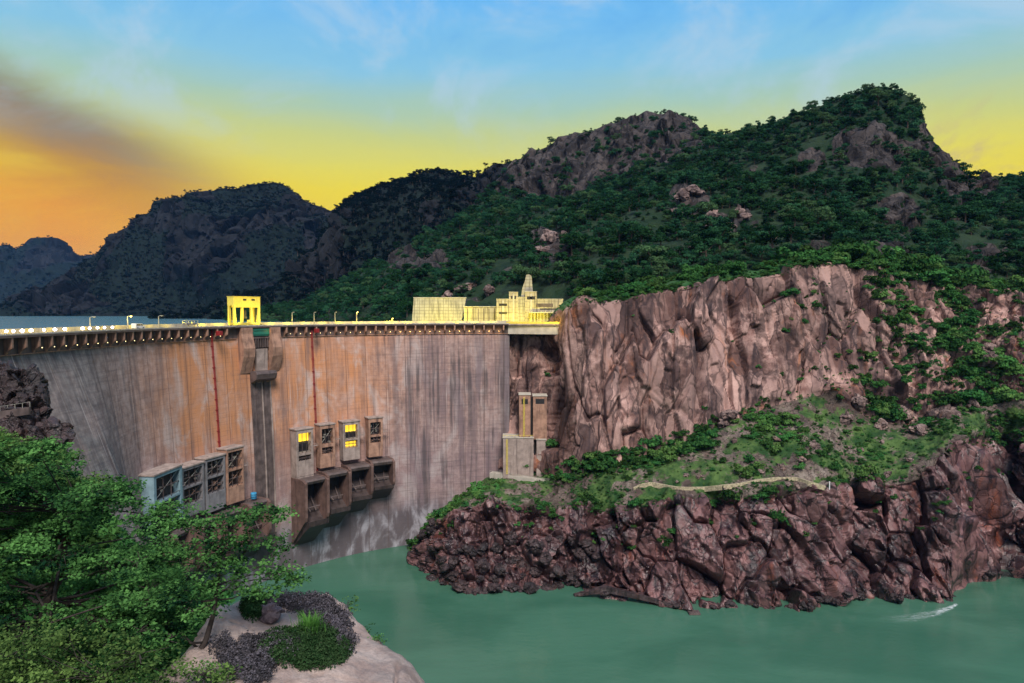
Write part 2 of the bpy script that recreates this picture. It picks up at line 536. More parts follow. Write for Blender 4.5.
MAT['shore'] = rock_mat('wet_dark_rock', (0.016, 0.011, 0.016), (0.110, 0.050, 0.054), (0.30, 0.155, 0.150), (0.40, 0.095, 0.03), 1.0, wet=0.62, rust_amt=0.6, white_amt=0.45, dark_amt=0.92, cells=((12, 12, 21), (4.6, 4.6, 7.5)), facet=0.42, cellvar=0.55, bump_amt=0.35)
MAT['cliff'] = rock_mat('granite_cliff', (0.050, 0.036, 0.040), (0.265, 0.140, 0.120), (0.62, 0.395, 0.345), (0.44, 0.135, 0.035), 1.0, rust_amt=0.85, white_amt=0.55, dark_amt=1.0, cells=((17, 17, 150), (7.0, 7.0, 34)), facet=0.28, cellvar=0.5, crack_amt=0.8, bump_amt=0.5)
MAT['bench'] = rock_mat('bench_ground', (0.06, 0.045, 0.045), (0.17, 0.12, 0.10), (0.30, 0.25, 0.21), (0.22, 0.11, 0.05), 1.3, rust_amt=0.2, white_amt=0.2, g0=(0.022, 0.065, 0.018), g1=(0.095, 0.165, 0.045), cells=((4, 4, 3), (1.5, 1.5, 1.5)), facet=0.25, cellvar=0.2)
MAT['hill'] = rock_mat('hill_rock', (0.016, 0.015, 0.018), (0.046, 0.039, 0.039), (0.108, 0.089, 0.085), (0.18, 0.075, 0.035), 0.6, dark_amt=0.95, rust_amt=0.35, white_amt=0.2, g0=(0.008, 0.026, 0.012), g1=(0.022, 0.042, 0.020), cells=((18, 18, 60), (7, 7, 17)), facet=0.5, cellvar=0.55)
MAT['far'] = rock_mat('far_rock', (0.002, 0.004, 0.007), (0.008, 0.010, 0.014), (0.024, 0.024, 0.028), (0.014, 0.010, 0.010), 0.25, rust_amt=0.3, white_amt=0.25, g0=(0.002, 0.006, 0.007), g1=(0.004, 0.010, 0.010), cells=((60, 60, 200), (22, 22, 60)), facet=0.45, cellvar=0.5)  # backlit shade and blue haze of the far hills put into the colour
MAT['nearrock'] = rock_mat('pale_granite', (0.13, 0.10, 0.10), (0.36, 0.265, 0.235), (0.50, 0.40, 0.36), (0.33, 0.19, 0.13), 9.0, rust_amt=0.3, white_amt=0.15, green_amt=0.0, dark_amt=0.35, streak=0.05, cells=((2.6, 2.6, 2.0), (1.1, 1.1, 0.9)), facet=0.05, cellvar=0.08, crack_amt=0.12)
MAT['boulder'] = rock_mat('boulder_granite', (0.07, 0.055, 0.06), (0.27, 0.175, 0.155), (0.44, 0.32, 0.285), (0.36, 0.15, 0.06), 1.6, rust_amt=0.5, white_amt=0.3, green_amt=0.0, cells=((3, 3, 3), (1.2, 1.2, 1.2)), facet=0.3, cellvar=0.35)
MAT['shoreboulder'] = rock_mat('wet_boulder', (0.012, 0.010, 0.012), (0.048, 0.030, 0.032), (0.105, 0.066, 0.068), (0.2, 0.07, 0.03), 1.6, wet=0.45, rust_amt=0.35, white_amt=0.2, green_amt=0.0, cells=((3, 3, 3), (1.2, 1.2, 1.2)), facet=0.3, cellvar=0.35)


# ------------------------------------------------------------------ lofted landforms
def curve(cols, pts, nxt=None):
    a = np.array(pts, float)
    return [np.interp(cols, a[:, 0], a[:, k]) for k in range(1, a.shape[1])]


def blur(A, n, axis):
    if n < 1: return A
    k = np.ones(2 * n + 1) / (2 * n + 1)
    pad = [(0, 0)] * A.ndim; pad[axis] = (n, n)
    B = np.pad(A, pad, mode='reflect', reflect_type='odd')
    return np.apply_along_axis(lambda v: np.convolve(v, k, 'valid'), axis, B)


class Sheet:
    """a landform lofted through horizontal control curves in space"""
    def __init__(s, cols, rows, counts, sm_v=4, sm_u=3):
        s.cols = cols
        P = []
        for i, n in enumerate(counts):
            t = np.linspace(0, 1, n, endpoint=False)[:, None, None]
            P.append(rows[i][None] * (1 - t) + rows[i + 1][None] * t)
        P.append(rows[-1][None])
        s.V = np.concatenate(P, 0)
        s.start = np.concatenate([[0], np.cumsum(counts)])
        s.vrow = np.concatenate([i + np.linspace(0, 1, n, endpoint=False) for i, n in enumerate(counts)] + [[len(counts)]])
        if sm_v: s.V = blur(blur(s.V, sm_v, 0), sm_v, 0)
        if sm_u: s.V = blur(s.V, sm_u, 1)
        s.nr, s.nc = s.V.shape[:2]
        s.green = np.zeros((s.nr, s.nc)); s.rock = np.zeros((s.nr, s.nc))
        s.normals()

    def normals(s):
        du = np.gradient(s.V, axis=1); dv = np.gradient(s.V, axis=0)
        N = np.cross(du, dv)
        N /= np.linalg.norm(N, axis=2, keepdims=True) + 1e-9
        view = CAM - s.V
        flip = ((N * view).sum(2) < 0)
        # keep one orientation over the sheet: that of the majority
        if flip.mean() > 0.5: N = -N
        s.N = N
        return N

    def displace(s, off, N=None):
        s.V = s.V + off[..., None] * (s.N if N is None else N)

    def flat(s):
        return s.V.reshape(-1, 3)

    def finish(s):
        s.normals()
        s.px, s.py, s.d = [a.reshape(s.nr, s.nc) for a in proj(s.flat())]

    def piece(s, name, r0, r1, mat, smooth=False):
        """rows r0..r1 (inclusive) as one object"""
        n = r1 - r0 + 1
        I = np.arange(n * s.nc).reshape(n, s.nc)
        q = np.stack([I[:-1, :-1], I[:-1, 1:], I[1:, 1:], I[1:, :-1]], -1).reshape(-1, 4)
        me = mesh_np(name, s.V[r0:r1 + 1].reshape(-1, 3), [q], [mat], smooth=smooth, attrs={'green': s.green[r0:r1 + 1].ravel(), 'rock': s.rock[r0:r1 + 1].ravel()})
        return link(name, me)

    def find(s, px, py, r0=0, r1=None):
        """grid vertex that shows nearest to (px, py), the closest one to the viewer among near ties"""
        r1 = s.nr if r1 is None else r1
        e = (s.px[r0:r1] - px) ** 2 + (s.py[r0:r1] - py) ** 2
        m = e.min()
        cand = np.where(e <= m + 2.5, s.d[r0:r1], 1e9)
        i, j = np.unravel_index(np.argmin(cand), cand.shape)
        return s.V[r0 + i, j], s.N[r0 + i, j], (r0 + i, j)


def ell(px, py, cx, cy, rx, ry):
    return np.clip(1 - ((px - cx) / rx) ** 2 - ((py - cy) / ry) ** 2, 0, 1)


# ---- lower part of the valley side: shore rocks, bench, cliff
WATER = 0.0
c1 = np.concatenate([np.arange(404.0, 925.0, 0.85), np.arange(925.0, 1030.0, 0.45), np.arange(1030.0, 1290.0, 1.8)])
wl = curve(c1, [(404, 553), (412, 558), (420, 570), (432, 580), (445, 588), (480, 592), (530, 592), (570, 589), (600, 594), (640, 602), (700, 607),
                (760, 612), (800, 611), (830, 603), (850, 596), (880, 597), (920, 601), (955, 603), (975, 590), (990, 578), (1005, 574), (1024, 582), (1060, 600), (1290, 640)])[0]
dW = depth_at_z(c1, wl, WATER)
R1 = P3(c1, wl, dW)
R0 = R1 + np.array([0, -2.0, -7.0])
rim_y, rim_d = curve(c1, [(404, 552, 6), (418, 540, 8), (435, 524, 12), (460, 504, 18), (490, 499, 20), (530, 510, 19), (560, 511, 18), (600, 509, 18), (640, 507, 18), (680, 499, 19), (720, 496, 20),
                          (760, 496, 20), (790, 489, 20), (830, 487, 19), (860, 486, 18), (900, 479, 17), (930, 464, 18), (950, 441, 22), (975, 437, 28), (1000, 441, 30), (1024, 446, 28), (1100, 455, 26), (1290, 470, 26)])
R2 = P3(c1, rim_y, dW + rim_d)
f_y, f_d = curve(c1, [(404, 545, 376), (440, 520, 386), (470, 492, 390), (490, 474, 385), (513, 472, 384), (535, 475, 374), (548, 477, 368), (556, 476, 356), (600, 465, 346), (650, 457, 343), (700, 440, 345), (720, 425, 350), (760, 408, 355), (800, 397, 362),
                      (830, 397, 364), (870, 420, 360), (900, 425, 358), (950, 410, 362), (1000, 402, 358), (1024, 400, 354), (1100, 400, 350), (1290, 400, 345)])
R3 = P3(c1, f_y, f_d)
t_y, t_d = curve(c1, [(404, 328, 398), (513, 328, 394), (530, 333, 390), (544, 332, 386), (550, 322, 376), (562, 306, 366), (580, 300, 362), (610, 298, 362), (640, 292, 363), (680, 284, 366), (720, 276, 370), (760, 273, 376), (800, 268, 382),
                      (840, 262, 390), (870, 265, 394), (900, 270, 398), (940, 280, 404), (960, 285, 406), (1000, 290, 408), (1024, 292, 408), (1100, 295, 408), (1290, 300, 405)])
R4 = P3(c1, t_y, t_d)
R5 = P3(c1, t_y - np.interp(c1, [404, 545, 575, 1290], [0, 0, 6, 8]), t_d + 30)
LOW = Sheet(c1, [R0, R1, R2, R3, R4, R5], [5, 150, 75, 220, 16], sm_v=4, sm_u=3)
p = LOW.flat(); shp = (LOW.nr, LOW.nc)
vr = np.repeat(LOW.vrow, LOW.nc) + 0.06 * fbm(p / 14.0, 3, 5)
wsh = sstep(0.7, 1.1, vr) * (1 - sstep(1.97, 2.12, vr))
wcl = sstep(2.93, 3.08, vr) * (1 - sstep(4.05, 4.5, vr))
wbe = sstep(1.97, 2.12, vr) * (1 - sstep(2.93, 3.08, vr))
pxs = np.tile(c1, LOW.nr)
# inclined joint sets: the shore rock leans, the cliff stands
ps = p.copy(); ps[:, 0] += 0.35 * (p[:, 2]); ps[:, 2] += 0.25 * p[:, 0]
b1, e1 = blocks(ps, (15, 13, 30), 5.2, 7.5, 6.5, 3, 0.10, 0.08)
b2, e2 = blocks(ps + 40, (6.0, 5.5, 10.0), 1.2, 2.6, 1.3, 4, 0.12, 0.07)
b3, e3 = blocks(ps + 90, (2.3, 2.2, 3.2), 0.20, 0.55, 0.22, 6, 0.14, 0.09)
west = 1 - sstep(540, 620, pxs)
w1, _ = blocks(p + 55, (7, 6, 6.5), 2.2, 3.4, 1.6, 7, 0.2, 0.08)
osh = b1 * (1 - 0.5 * west) + b2 * (1 - 0.4 * west) + b3 + west * w1 + 0.15 * fbm(p / 3.0, 3, 8) + 2.0 * fbm(p / 26.0, 2, 18)
k1, g1 = blocks(p, (24, 18, 150), 5.0, 8.0, 5.0, 13, 0.08, 0.05)
k2, g2 = blocks(p + 30, (10, 9, 52), 1.3, 2.8, 1.7, 14, 0.09, 0.05)
k3, g3 = blocks(p + 70, (3.6, 3.4, 11), 0.12, 0.35, 0.1, 16, 0.16, 0.07)
broken = sstep(845, 915, pxs + 12 * fbm(p / 20.0, 2, 71))                     # east of here the face breaks up into bouldery ledges
d1, h1 = blocks(p + 17, (10, 9, 22), 3.4, 4.6, 1.8, 23, 0.15, 0.06)
d2, h2 = blocks(p + 27, (4.6, 4.6, 7.5), 1.3, 2.2, 0.9, 24, 0.18, 0.08)
ocl = (k1 + k2 + k3) * (1 - 0.45 * broken) + broken * (0.75 * d1 + d2) + 2.2 * fbm(p / 26.0, 2, 9) + 0.12 * fbm(p / 2.2, 3, 10)
obe = 2.0 * fbm(p / 18.0, 4, 12) + 0.5 * fbm(p / 3.0, 3, 19)
off = wsh * osh + wcl * ocl + wbe * obe
# the gully between the dam abutment and the big face
gx = pxs - (546 + 5 * np.sin(np.repeat(LOW.vrow, LOW.nc) * 9))
off -= 9.0 * np.exp(-(gx / 5.5) ** 2) * sstep(3.2, 3.4, vr) * (1 - sstep(3.95, 4.1, vr))
off -= 5.0 * np.exp(-((pxs - (702 + 9 * (vr - 3.5))) / 5) ** 2) * wcl
off = np.where(vr < 1.0, np.minimum(off, 1.5), off)
off = np.where(vr < 2.2, off, off * (1 - 0.55 * sstep(3.75, 3.97, vr) * (1 - broken)))
off = blur(blur(off.reshape(shp), 1, 0), 1, 1)
offc = blur(blur(off, 2, 0), 1, 1); wc_ = 0.35 * sstep(2.9, 3.05, LOW.vrow)[:, None] * np.ones(shp); off = off * (1 - wc_) + offc * wc_
offs = blur(blur(off, 5, 0), 8, 1)
wf = (sstep(945, 962, c1) * (1 - sstep(1000, 1015, c1)))[None, :] * (LOW.vrow < 2.3)[:, None] * 0.85
LOW.displace(off * (1 - wf) + offs * wf)
LOW.normals()
nz = LOW.N[..., 2].ravel()
p = LOW.flat()
ledge = sstep(0.55, 0.8, np.abs(nz)) * 0.5
gr = wbe * (0.60 + 0.45 * fbm(p / 9.0, 3, 21) - 0.5 * sstep(690, 740, pxs) * sstep(2.55, 2.9, vr) * 0.5)
gr += wcl * (ledge * 0.5 * broken + 0.30 * broken * fbm(p / 10.0, 3, 22) + 0.06)
gr += (1 - sstep(1.9, 2.05, vr)) * 0.0
gr += sstep(3.98, 4.1, vr) * 0.9
gr += wsh * sstep(1.7, 2.0, vr) * 0.35 * (fbm(p / 6.0, 3, 33) > 0.05)
LOW.green = np.clip(gr, 0, 1).reshape(shp)
LOW.finish()
rs = LOW.start
tag(LOW.piece('shore_rock', 0, rs[2], MAT['shore']), 'dark red brown jointed rock face dropping into the green river', 'rock shore', kind='structure')
tag(LOW.piece('grassy_bench', rs[2], rs[3], MAT['bench']), 'sloping green terrace of grass and rubble above the shore rock', 'grassy slope', kind='structure')
tag(LOW.piece('granite_cliff', rs[3], LOW.nr - 1, MAT['cliff']), 'tall pinkish granite cliff with dark streaks beside the dam', 'cliff', kind='structure')

# ---- upper part: the wooded mountain up to the skyline
c2 = np.concatenate([np.arange(226.0, 1060.0, 1.5), np.arange(1060, 1300, 4.0)])


def row(pts, dy=0.0):
    y, d = curve(c2, pts)
    return P3(c2, y + dy, d)


us_d = np.interp(c2, [226, 300, 350, 411, 470, 530, 546, 560, 610, 720, 800, 870, 940, 1300], [1000, 800, 640, 450, 432, 424, 420, 412, 376, 382, 394, 406, 416, 416])
us_y = np.interp(c2, [560, 580, 610, 640, 680, 720, 760, 800, 840, 870, 900, 940, 960, 1000, 1024, 1300], [305, 299, 297, 291, 283, 275, 272, 267, 261, 264, 269, 279, 284, 289, 291, 299])
lowz = 112.0
y112 = 312 + 0 * c2
dz = (CAM[2] - lowz)
# shoreline rows: height fixed west of the cliff, cliff top east of it
A = P3(c2, us_y, us_d)
ray = (A - CAM) / us_d[:, None]
B = CAM + us_d[:, None] * (FWD + ((c2 - 512) / FPX)[:, None] * RGT)
B[:, 2] = lowz
mixw = sstep(556, 578, c2)[:, None]
U0 = B * (1 - mixw) + A * mixw
U1 = row([(226, 316, 1080), (300, 313, 900), (350, 307, 720), (411, 293, 560), (470, 276, 520), (545, 263, 480), (600, 250, 480), (700, 222, 510), (800, 200, 530), (900, 205, 530), (1000, 230, 510), (1300, 240, 500)])
U2 = row([(226, 315, 1300), (300, 306, 1150), (350, 282, 1000), (411, 254, 900), (470, 224, 950), (500, 199, 1000), (540, 199, 960), (575, 196, 930), (610, 184, 900), (640, 170, 880), (680, 154, 850), (700, 147, 820), (724, 144, 790), (800, 127, 720), (850, 112, 690), (880, 107, 680),
          (910, 132, 670), (960, 187, 640), (1000, 197, 640), (1100, 200, 640), (1300, 200, 640)])
RIDGE = [(226, 314, 1400), (300, 302, 1250), (350, 275, 1100), (411, 243, 1000), (470, 207, 1020), (490, 182, 1040), (505, 167, 1040), (530, 147, 1050), (560, 131, 1050), (600, 119, 1040), (625, 112, 1030), (650, 107, 1020), (670, 105, 1010), (685, 110, 1000), (700, 121, 960), (718, 131, 900), (740, 127, 860),
         (770, 119, 820), (800, 109, 790), (830, 97, 760), (850, 89, 745), (870, 82, 735), (885, 81, 730), (905, 88, 725), (918, 98, 720), (930, 118, 715), (945, 140, 710), (960, 160, 705), (970, 168, 700), (985, 172, 705), (1024, 176, 710), (1100, 180, 720), (1300, 190, 740)]
U3 = row(RIDGE, 3.0)
U4 = U3 + np.array([0, 160.0, -90.0]); U5 = U3 + np.array([0, 500, -420.0])
UPP = Sheet(c2, [U0, U1, U2, U3, U4, U5], [110, 95, 70, 10, 10], sm_v=3, sm_u=2)
p = UPP.flat(); shp2 = (UPP.nr, UPP.nc)
UPP.finish()
px, py = UPP.px.ravel(), UPP.py.ravel(); vru = np.repeat(UPP.vrow, UPP.nc)
n1 = fbm(p / 45.0, 4, 41)
rk = np.zeros(len(p))
dcl = sstep(1.93, 2.08, vru + 0.1 * n1) * (1 - sstep(2.92, 3.0, vru)) * sstep(485, 505, px) * (1 - sstep(690, 718, px))
rk = np.maximum(rk, dcl)
for cx, cy_, rx, ry, a in [(812, 157, 17, 13, 1.3), (880, 152, 62, 38, 0.72), (942, 140, 26, 50, 1.5), (968, 185, 34, 22, 1.0), (550, 246, 30, 17, 1.3), (692, 202, 26, 14, 1.1), (722, 224, 22, 15, 1.2),
                           (742, 214, 12, 7, 1.1), (415, 262, 42, 14, 1.2), (902, 205, 30, 26, 0.8), (980, 262, 40, 22, 1.0), (880, 255, 40, 15, 0.7)]:
    rk = np.maximum(rk, np.clip(a * ell(px, py, cx, cy_, rx, ry) * 1.6 + 0.55 * (n1 - 0.15), 0, 1) * (ell(px, py, cx, cy_, rx, ry) > 0))
rk = sstep(0.35, 0.7, rk)
rk = np.maximum(rk, 0.6 * sstep(0.62, 0.9, fbm(p / 25.0, 3, 48)))
m1, _ = blocks(p, (22, 20, 110), 7, 11, 8, 43, 0.15, 0.07)
m2, _ = blocks(p + 20, (9, 9, 26), 2.2, 3.6, 1.6, 44, 0.2, 0.08)
offu = 7.0 * fbm(p / 70.0, 4, 45) * sstep(0.0, 0.35, vru) * (1 - sstep(2.6, 3.0, vru)) + rk * (m1 * np.where(px > 700, 0.8, 1.0) + m2) * (1 - 0.6 * sstep(2.9, 3.0, vru)) + 0.8 * fbm(p / 8.0, 3, 46)
UPP.displace(blur(blur(offu.reshape(shp2), 1, 0), 1, 1))
UPP.rock = rk.reshape(shp2)
UPP.green = np.clip(0.95 - 0.8 * rk, 0, 1).reshape(shp2)
UPP.finish()
tag(UPP.piece('mountain', 0, UPP.nr - 1, MAT['hill']), 'steep wooded mountain with a rocky peak and a banded cliff', 'mountain', kind='structure')


# ---- hills further up the reservoir
def far_hill(name, x0, x1, step, ridge, foot_d, seed, rockiness, label, nrow=80, amp=20.0, mat='far', foot_z=108.0, blk=90.0, bulge=0.25):
    c = np.arange(x0, x1, step)
    y, d = curve(c, ridge)
    top = P3(c, y - (5.0 if name == 'rocky_hill' else 1.0), d)
    fd = np.interp(c, *zip(*foot_d)) if not np.isscalar(foot_d) else np.full(len(c), float(foot_d))
    foot = CAM + fd[:, None] * (FWD + ((c - 512) / FPX)[:, None] * RGT); foot[:, 2] = foot_z
    mid = 0.5 * foot + 0.5 * top; mid[:, 2] += bulge * np.maximum(0, top[:, 2] - foot[:, 2])
    back = top + np.array([0, 0.25 * d.mean(), -0.12 * d.mean()])
    S = Sheet(c, [foot, mid, top, back], [nrow, nrow, 12], sm_v=3, sm_u=1)
    p = S.flat(); vr_ = np.repeat(S.vrow, S.nc)
    S.finish()
    n = fbm(p / (blk * 2), 4, seed)
    r = sstep(-0.1, 0.35, n + rockiness - 0.35 * np.abs(vr_ - 1.2))
    b, _ = blocks(p, (blk * 0.5, blk * 0.5, blk * 1.6), amp * 0.8, amp, amp * 0.6, seed + 1, 0.4, 0.1)
    fade = 1 - sstep(1.75, 2.0, vr_) * 0.75
    S.displace(((amp * 1.6 * fbm(p / (blk * 2.5), 4, seed + 5) + r * b) * fade * sstep(0, 0.15, vr_) + amp * 0.10 * fbm(p / (blk * 0.2), 3, seed + 9)).reshape(S.nr, S.nc))
    S.rock = r.reshape(S.nr, S.nc); S.green = np.clip(0.9 - r * 0.75, 0, 1).reshape(S.nr, S.nc)
    S.finish()
    S.displace(blur(blur(0 * S.rock, 1, 0), 1, 1)); tag(S.piece(name, 0, S.nr - 1, MAT[mat]), label, 'hill', kind='structure')
    return S


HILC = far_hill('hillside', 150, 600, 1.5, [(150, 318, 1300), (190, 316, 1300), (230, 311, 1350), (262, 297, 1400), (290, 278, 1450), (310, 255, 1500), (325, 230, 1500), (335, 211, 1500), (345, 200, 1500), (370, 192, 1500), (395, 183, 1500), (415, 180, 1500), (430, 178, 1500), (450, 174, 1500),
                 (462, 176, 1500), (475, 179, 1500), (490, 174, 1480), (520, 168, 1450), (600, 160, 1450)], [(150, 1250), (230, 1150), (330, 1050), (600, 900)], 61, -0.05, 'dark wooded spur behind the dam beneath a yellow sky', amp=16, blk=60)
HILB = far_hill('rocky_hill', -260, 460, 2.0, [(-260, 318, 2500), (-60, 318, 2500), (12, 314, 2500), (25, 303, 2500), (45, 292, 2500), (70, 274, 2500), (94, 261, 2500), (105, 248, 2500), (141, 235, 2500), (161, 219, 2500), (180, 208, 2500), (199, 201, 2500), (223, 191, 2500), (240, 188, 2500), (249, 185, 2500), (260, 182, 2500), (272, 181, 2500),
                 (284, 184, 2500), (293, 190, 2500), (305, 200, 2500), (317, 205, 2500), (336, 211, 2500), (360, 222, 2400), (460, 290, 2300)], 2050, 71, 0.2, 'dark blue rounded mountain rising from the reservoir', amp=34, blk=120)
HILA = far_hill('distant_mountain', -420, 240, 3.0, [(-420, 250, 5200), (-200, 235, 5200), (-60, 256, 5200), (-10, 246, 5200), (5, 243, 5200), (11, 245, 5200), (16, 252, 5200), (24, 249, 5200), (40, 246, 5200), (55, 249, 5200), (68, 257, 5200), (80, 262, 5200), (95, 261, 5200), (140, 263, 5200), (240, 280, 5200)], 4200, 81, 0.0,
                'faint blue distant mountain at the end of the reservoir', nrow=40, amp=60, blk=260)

# ---- the river and the reservoir
def water_mat(name, c0, c1_, rough=0.12, bstr=0.12, sc=0.5):
    m = NT(name); p_ = m.pos()
    n = m.noise(m.mapping(p_, (0.012, 0.03, 1)), 1.0, 4, 0.55, 0.6)
    r = m.noise(m.mapping(p_, (sc, sc * 1.6, 1)), 1.0, 4, 0.55, 0.3)
    r2 = m.noise(m.mapping(p_, (sc * 0.2, sc * 0.35, 1)), 1.0, 3, 0.5, 0.3)
    c = m.mix(m.rng(n, 0.35, 0.65), c0, c1_)
    m.pbr(c, rough, 0.35, normal=m.bump(m.math('ADD', r, m.math('MULTIPLY', r2, 2.0)), bstr, 0.25))
    return m.m


MAT['river'] = water_mat('green_river_water', (0.042, 0.128, 0.084), (0.060, 0.162, 0.108), rough=0.13, bstr=0.4, sc=0.3)
MAT['lake'] = water_mat('reservoir_water', (0.20, 0.46, 0.58), (0.26, 0.54, 0.66), rough=0.10, bstr=0.05, sc=0.15)


def sheet_xy(name, xy, z, mat):
    me = bpy.data.meshes.new(name)
    me.from_pydata([(x, y, z) for x, y in xy], [], [tuple(range(len(xy)))])
    me.materials.append(mat)
    return link(name, me)


tag(sheet_xy('river_water', [(-220, 20), (1400, 20), (1400, 385), (-220, 385)], WATER, MAT['river']), 'smooth green river water below the dam', 'river', kind='structure')
# one terrain sheet under everything, far out to the horizon
gm = NT('plain_ground'); gp = gm.pos()
gm.pbr(gm.mix(gm.noise(gp, 0.01, 5), (0.02, 0.05, 0.03), (0.07, 0.07, 0.05)), 0.95, 0.1)
MAT['plain'] = gm.m
tag(sheet_xy('ground', [(-9500, -2500), (9500, -2500), (9500, 9500), (-9500, 9500)], -12.0, MAT['plain']), 'dark ground plain far below the gorge', 'ground', kind='structure')
# ------------------------------------------------------------------ the dam: plan, face and helpers
ARC_C = np.array([-5.0, 245.0]); ARC_R = 136.0
S_ST = 125.0                                     # straight wing x = -141, y = 120..245
S_END = S_ST + ARC_R * math.radians(91.5)
CREST = 120.0


def plan(s):
    s = np.asarray(s, float)
    th = math.pi - np.clip(s - S_ST, 0, None) / ARC_R
    P = np.stack([np.where(s < S_ST, -141.0, ARC_C[0] + ARC_R * np.cos(th)), np.where(s < S_ST, 120 + s, ARC_C[1] + ARC_R * np.sin(th))], -1)
    T = np.stack([np.where(s < S_ST, 0.0, np.sin(th)), np.where(s < S_ST, 1.0, -np.cos(th))], -1)
    N = np.stack([T[..., 1], -T[..., 0]], -1)      # downstream
    return P, T, N


def face_off(s, z):
    s = np.asarray(s, float); z = np.asarray(z, float)
    b = np.interp(s, [0, 98, 115, 131, 165, 260, 362], [0.42, 0.36, 0.16, 0.075, 0.03, 0.03, 0.05])
    t = np.clip(114.0 - z, 0, None)
    o = b * t
    o = o + np.interp(s, [120, 180, 260, 330], [0.0, 1.0, 1.0, 0.4]) * 2.0 * np.sin(np.clip(t / 114, 0, 1) * math.pi * 0.9)
    return o


def face(s, z, o=0.0):
    P, T, N = plan(s)
    q = P + N * (face_off(s, z) + o)[..., None]
    return np.concatenate([q, np.broadcast_to(np.asarray(z, float), q.shape[:-1])[..., None]], -1)


_gs, _gz = np.meshgrid(np.arange(60, S_END, 0.25), np.arange(0, 121, 0.25))
_gp = proj(face(_gs.ravel(), _gz.ravel()))


def dam_px(px, py):
    e = (_gp[0] - px) ** 2 + (_gp[1] - py) ** 2
    i = int(np.argmin(e))
    return float(_gs.ravel()[i]), float(_gz.ravel()[i]), float(_gp[2][i])


def dam_frame(s, z, o=0.0):
    q = face(np.array([s]), np.array([z]), np.array([o]))[0]
    _, T, _ = plan(np.array([s]))
    return q, math.atan2(T[0, 1], T[0, 0])


def sweep(name, poly, s0, s1, mat, parent, ds=1.5, follow=False):
    """cross-section poly of (outward, z) swept along the crest line"""
    n = max(2, int((s1 - s0) / ds) + 1)
    S = np.linspace(s0, s1, n); P, T, N = plan(S)
    m = len(poly)
    V = []
    for k in range(n):
        for (o, z) in poly:
            V.append((P[k, 0] + N[k, 0] * o, P[k, 1] + N[k, 1] * o, z))
    F = [tuple(range(m)), tuple(range((n - 1) * m, n * m))[::-1]]
    for k in range(n - 1):
        for i in range(m):
            j = (i + 1) % m
            F.append((k * m + i, (k + 1) * m + i, (k + 1) * m + j, k * m + j))
    b = MB(); b.v = V; b.f = F
    return b.build(name, mat, parent)


# ------------------------------------------------------------------ materials
dm = NT('dam_concrete')
uvn = dm.n('ShaderNodeUVMap'); uvn.uv_map = 'UVMap'; uv = uvn.outputs[0]
u_, v_, _w = dm.sep(uv)
pn = dm.noise(uv, 0.05, 6, 0.6, 0.4)
pm = dm.noise(uv, 0.35, 7, 0.65)
pf = dm.noise(uv, 2.2, 5, 0.6)
st1 = dm.noise(dm.mapping(uv, (0.42, 0.018, 1)), 1.0, 6, 0.62, 0.25)
st2 = dm.noise(dm.mapping(uv, (1.3, 0.03, 1), (7, 3, 0)), 1.0, 5, 0.6, 0.2)
st3 = dm.noise(dm.mapping(uv, (0.16, 0.012, 1), (77, 13, 0)), 1.0, 5, 0.6, 0.2)
lift = dm.noise(dm.mapping(uv, (0.05, 0.9, 1), (3, 40, 0)), 1.0, 4, 0.65, 0.1)
# orange tone in the upper middle, grey-violet lower down and at both ends
mid_u = dm.math('MULTIPLY', dm.rng(u_, 128, 165), dm.rng(u_, 300, 245))
orangem = dm.math('MULTIPLY', dm.math('ADD', dm.math('MULTIPLY', mid_u, 0.80), 0.30), dm.rng(v_, 30, 85, 0.25, 1.0))
c = dm.mix(dm.rng(pm, 0.32, 0.68), (0.31, 0.225, 0.21), (0.55, 0.42, 0.395))
c = dm.mix(dm.math('MULTIPLY', orangem, dm.rng(dm.math('ADD', pn, dm.math('MULTIPLY', st3, 0.4)), 0.42, 0.85, 0.35, 1.0)), c, (0.58, 0.26, 0.125))
c = dm.mix(dm.math('MULTIPLY', dm.rng(st3, 0.50, 0.66), 0.55), c, (0.17, 0.125, 0.12))
blue = dm.math('MULTIPLY', dm.rng(u_, 140, 95), dm.rng(pn, 0.3, 0.6, 0.6, 1.0))
c = dm.mix(dm.math('MULTIPLY', blue, 0.85), c, dm.mix(dm.rng(pm, 0.35, 0.62), (0.075, 0.092, 0.102), (0.165, 0.178, 0.182)))
edge = dm.rng(dm.math('ADD', u_, dm.math('MULTIPLY', pm, 6)), 336, 346)
c = dm.mix(dm.math('MULTIPLY', edge, 0.7), c, (0.12, 0.17, 0.19))
low = dm.math('MULTIPLY', dm.rng(v_, 80, 35), dm.rng(pn, 0.3, 0.6, 0.4, 1.0))
c = dm.mix(dm.math('MULTIPLY', low, 0.55), c, (0.27, 0.18, 0.20))
pat = dm.noise(dm.mapping(uv, (0.06, 0.03, 1), (21, 8, 0)), 1.0, 6, 0.65, 0.6)
c = dm.mix(dm.math('MULTIPLY', dm.math('MULTIPLY', dm.rng(pat, 0.50, 0.64), 0.6), dm.rng(u_, 105, 160, 0.1, 1.0)), c, (0.56, 0.50, 0.49))
c = dm.mix(dm.math('MULTIPLY', dm.rng(pat, 0.46, 0.34), 0.5), c, (0.20, 0.135, 0.125))
rgt = dm.math('MULTIPLY', dm.rng(u_, 262, 300), dm.rng(dm.math('ADD', dm.math('MULTIPLY', st3, 0.6), dm.math('MULTIPLY', pn, 0.4)), 0.40, 0.62, 0.25, 0.85))
c = dm.mix(rgt, c, (0.185, 0.135, 0.15))
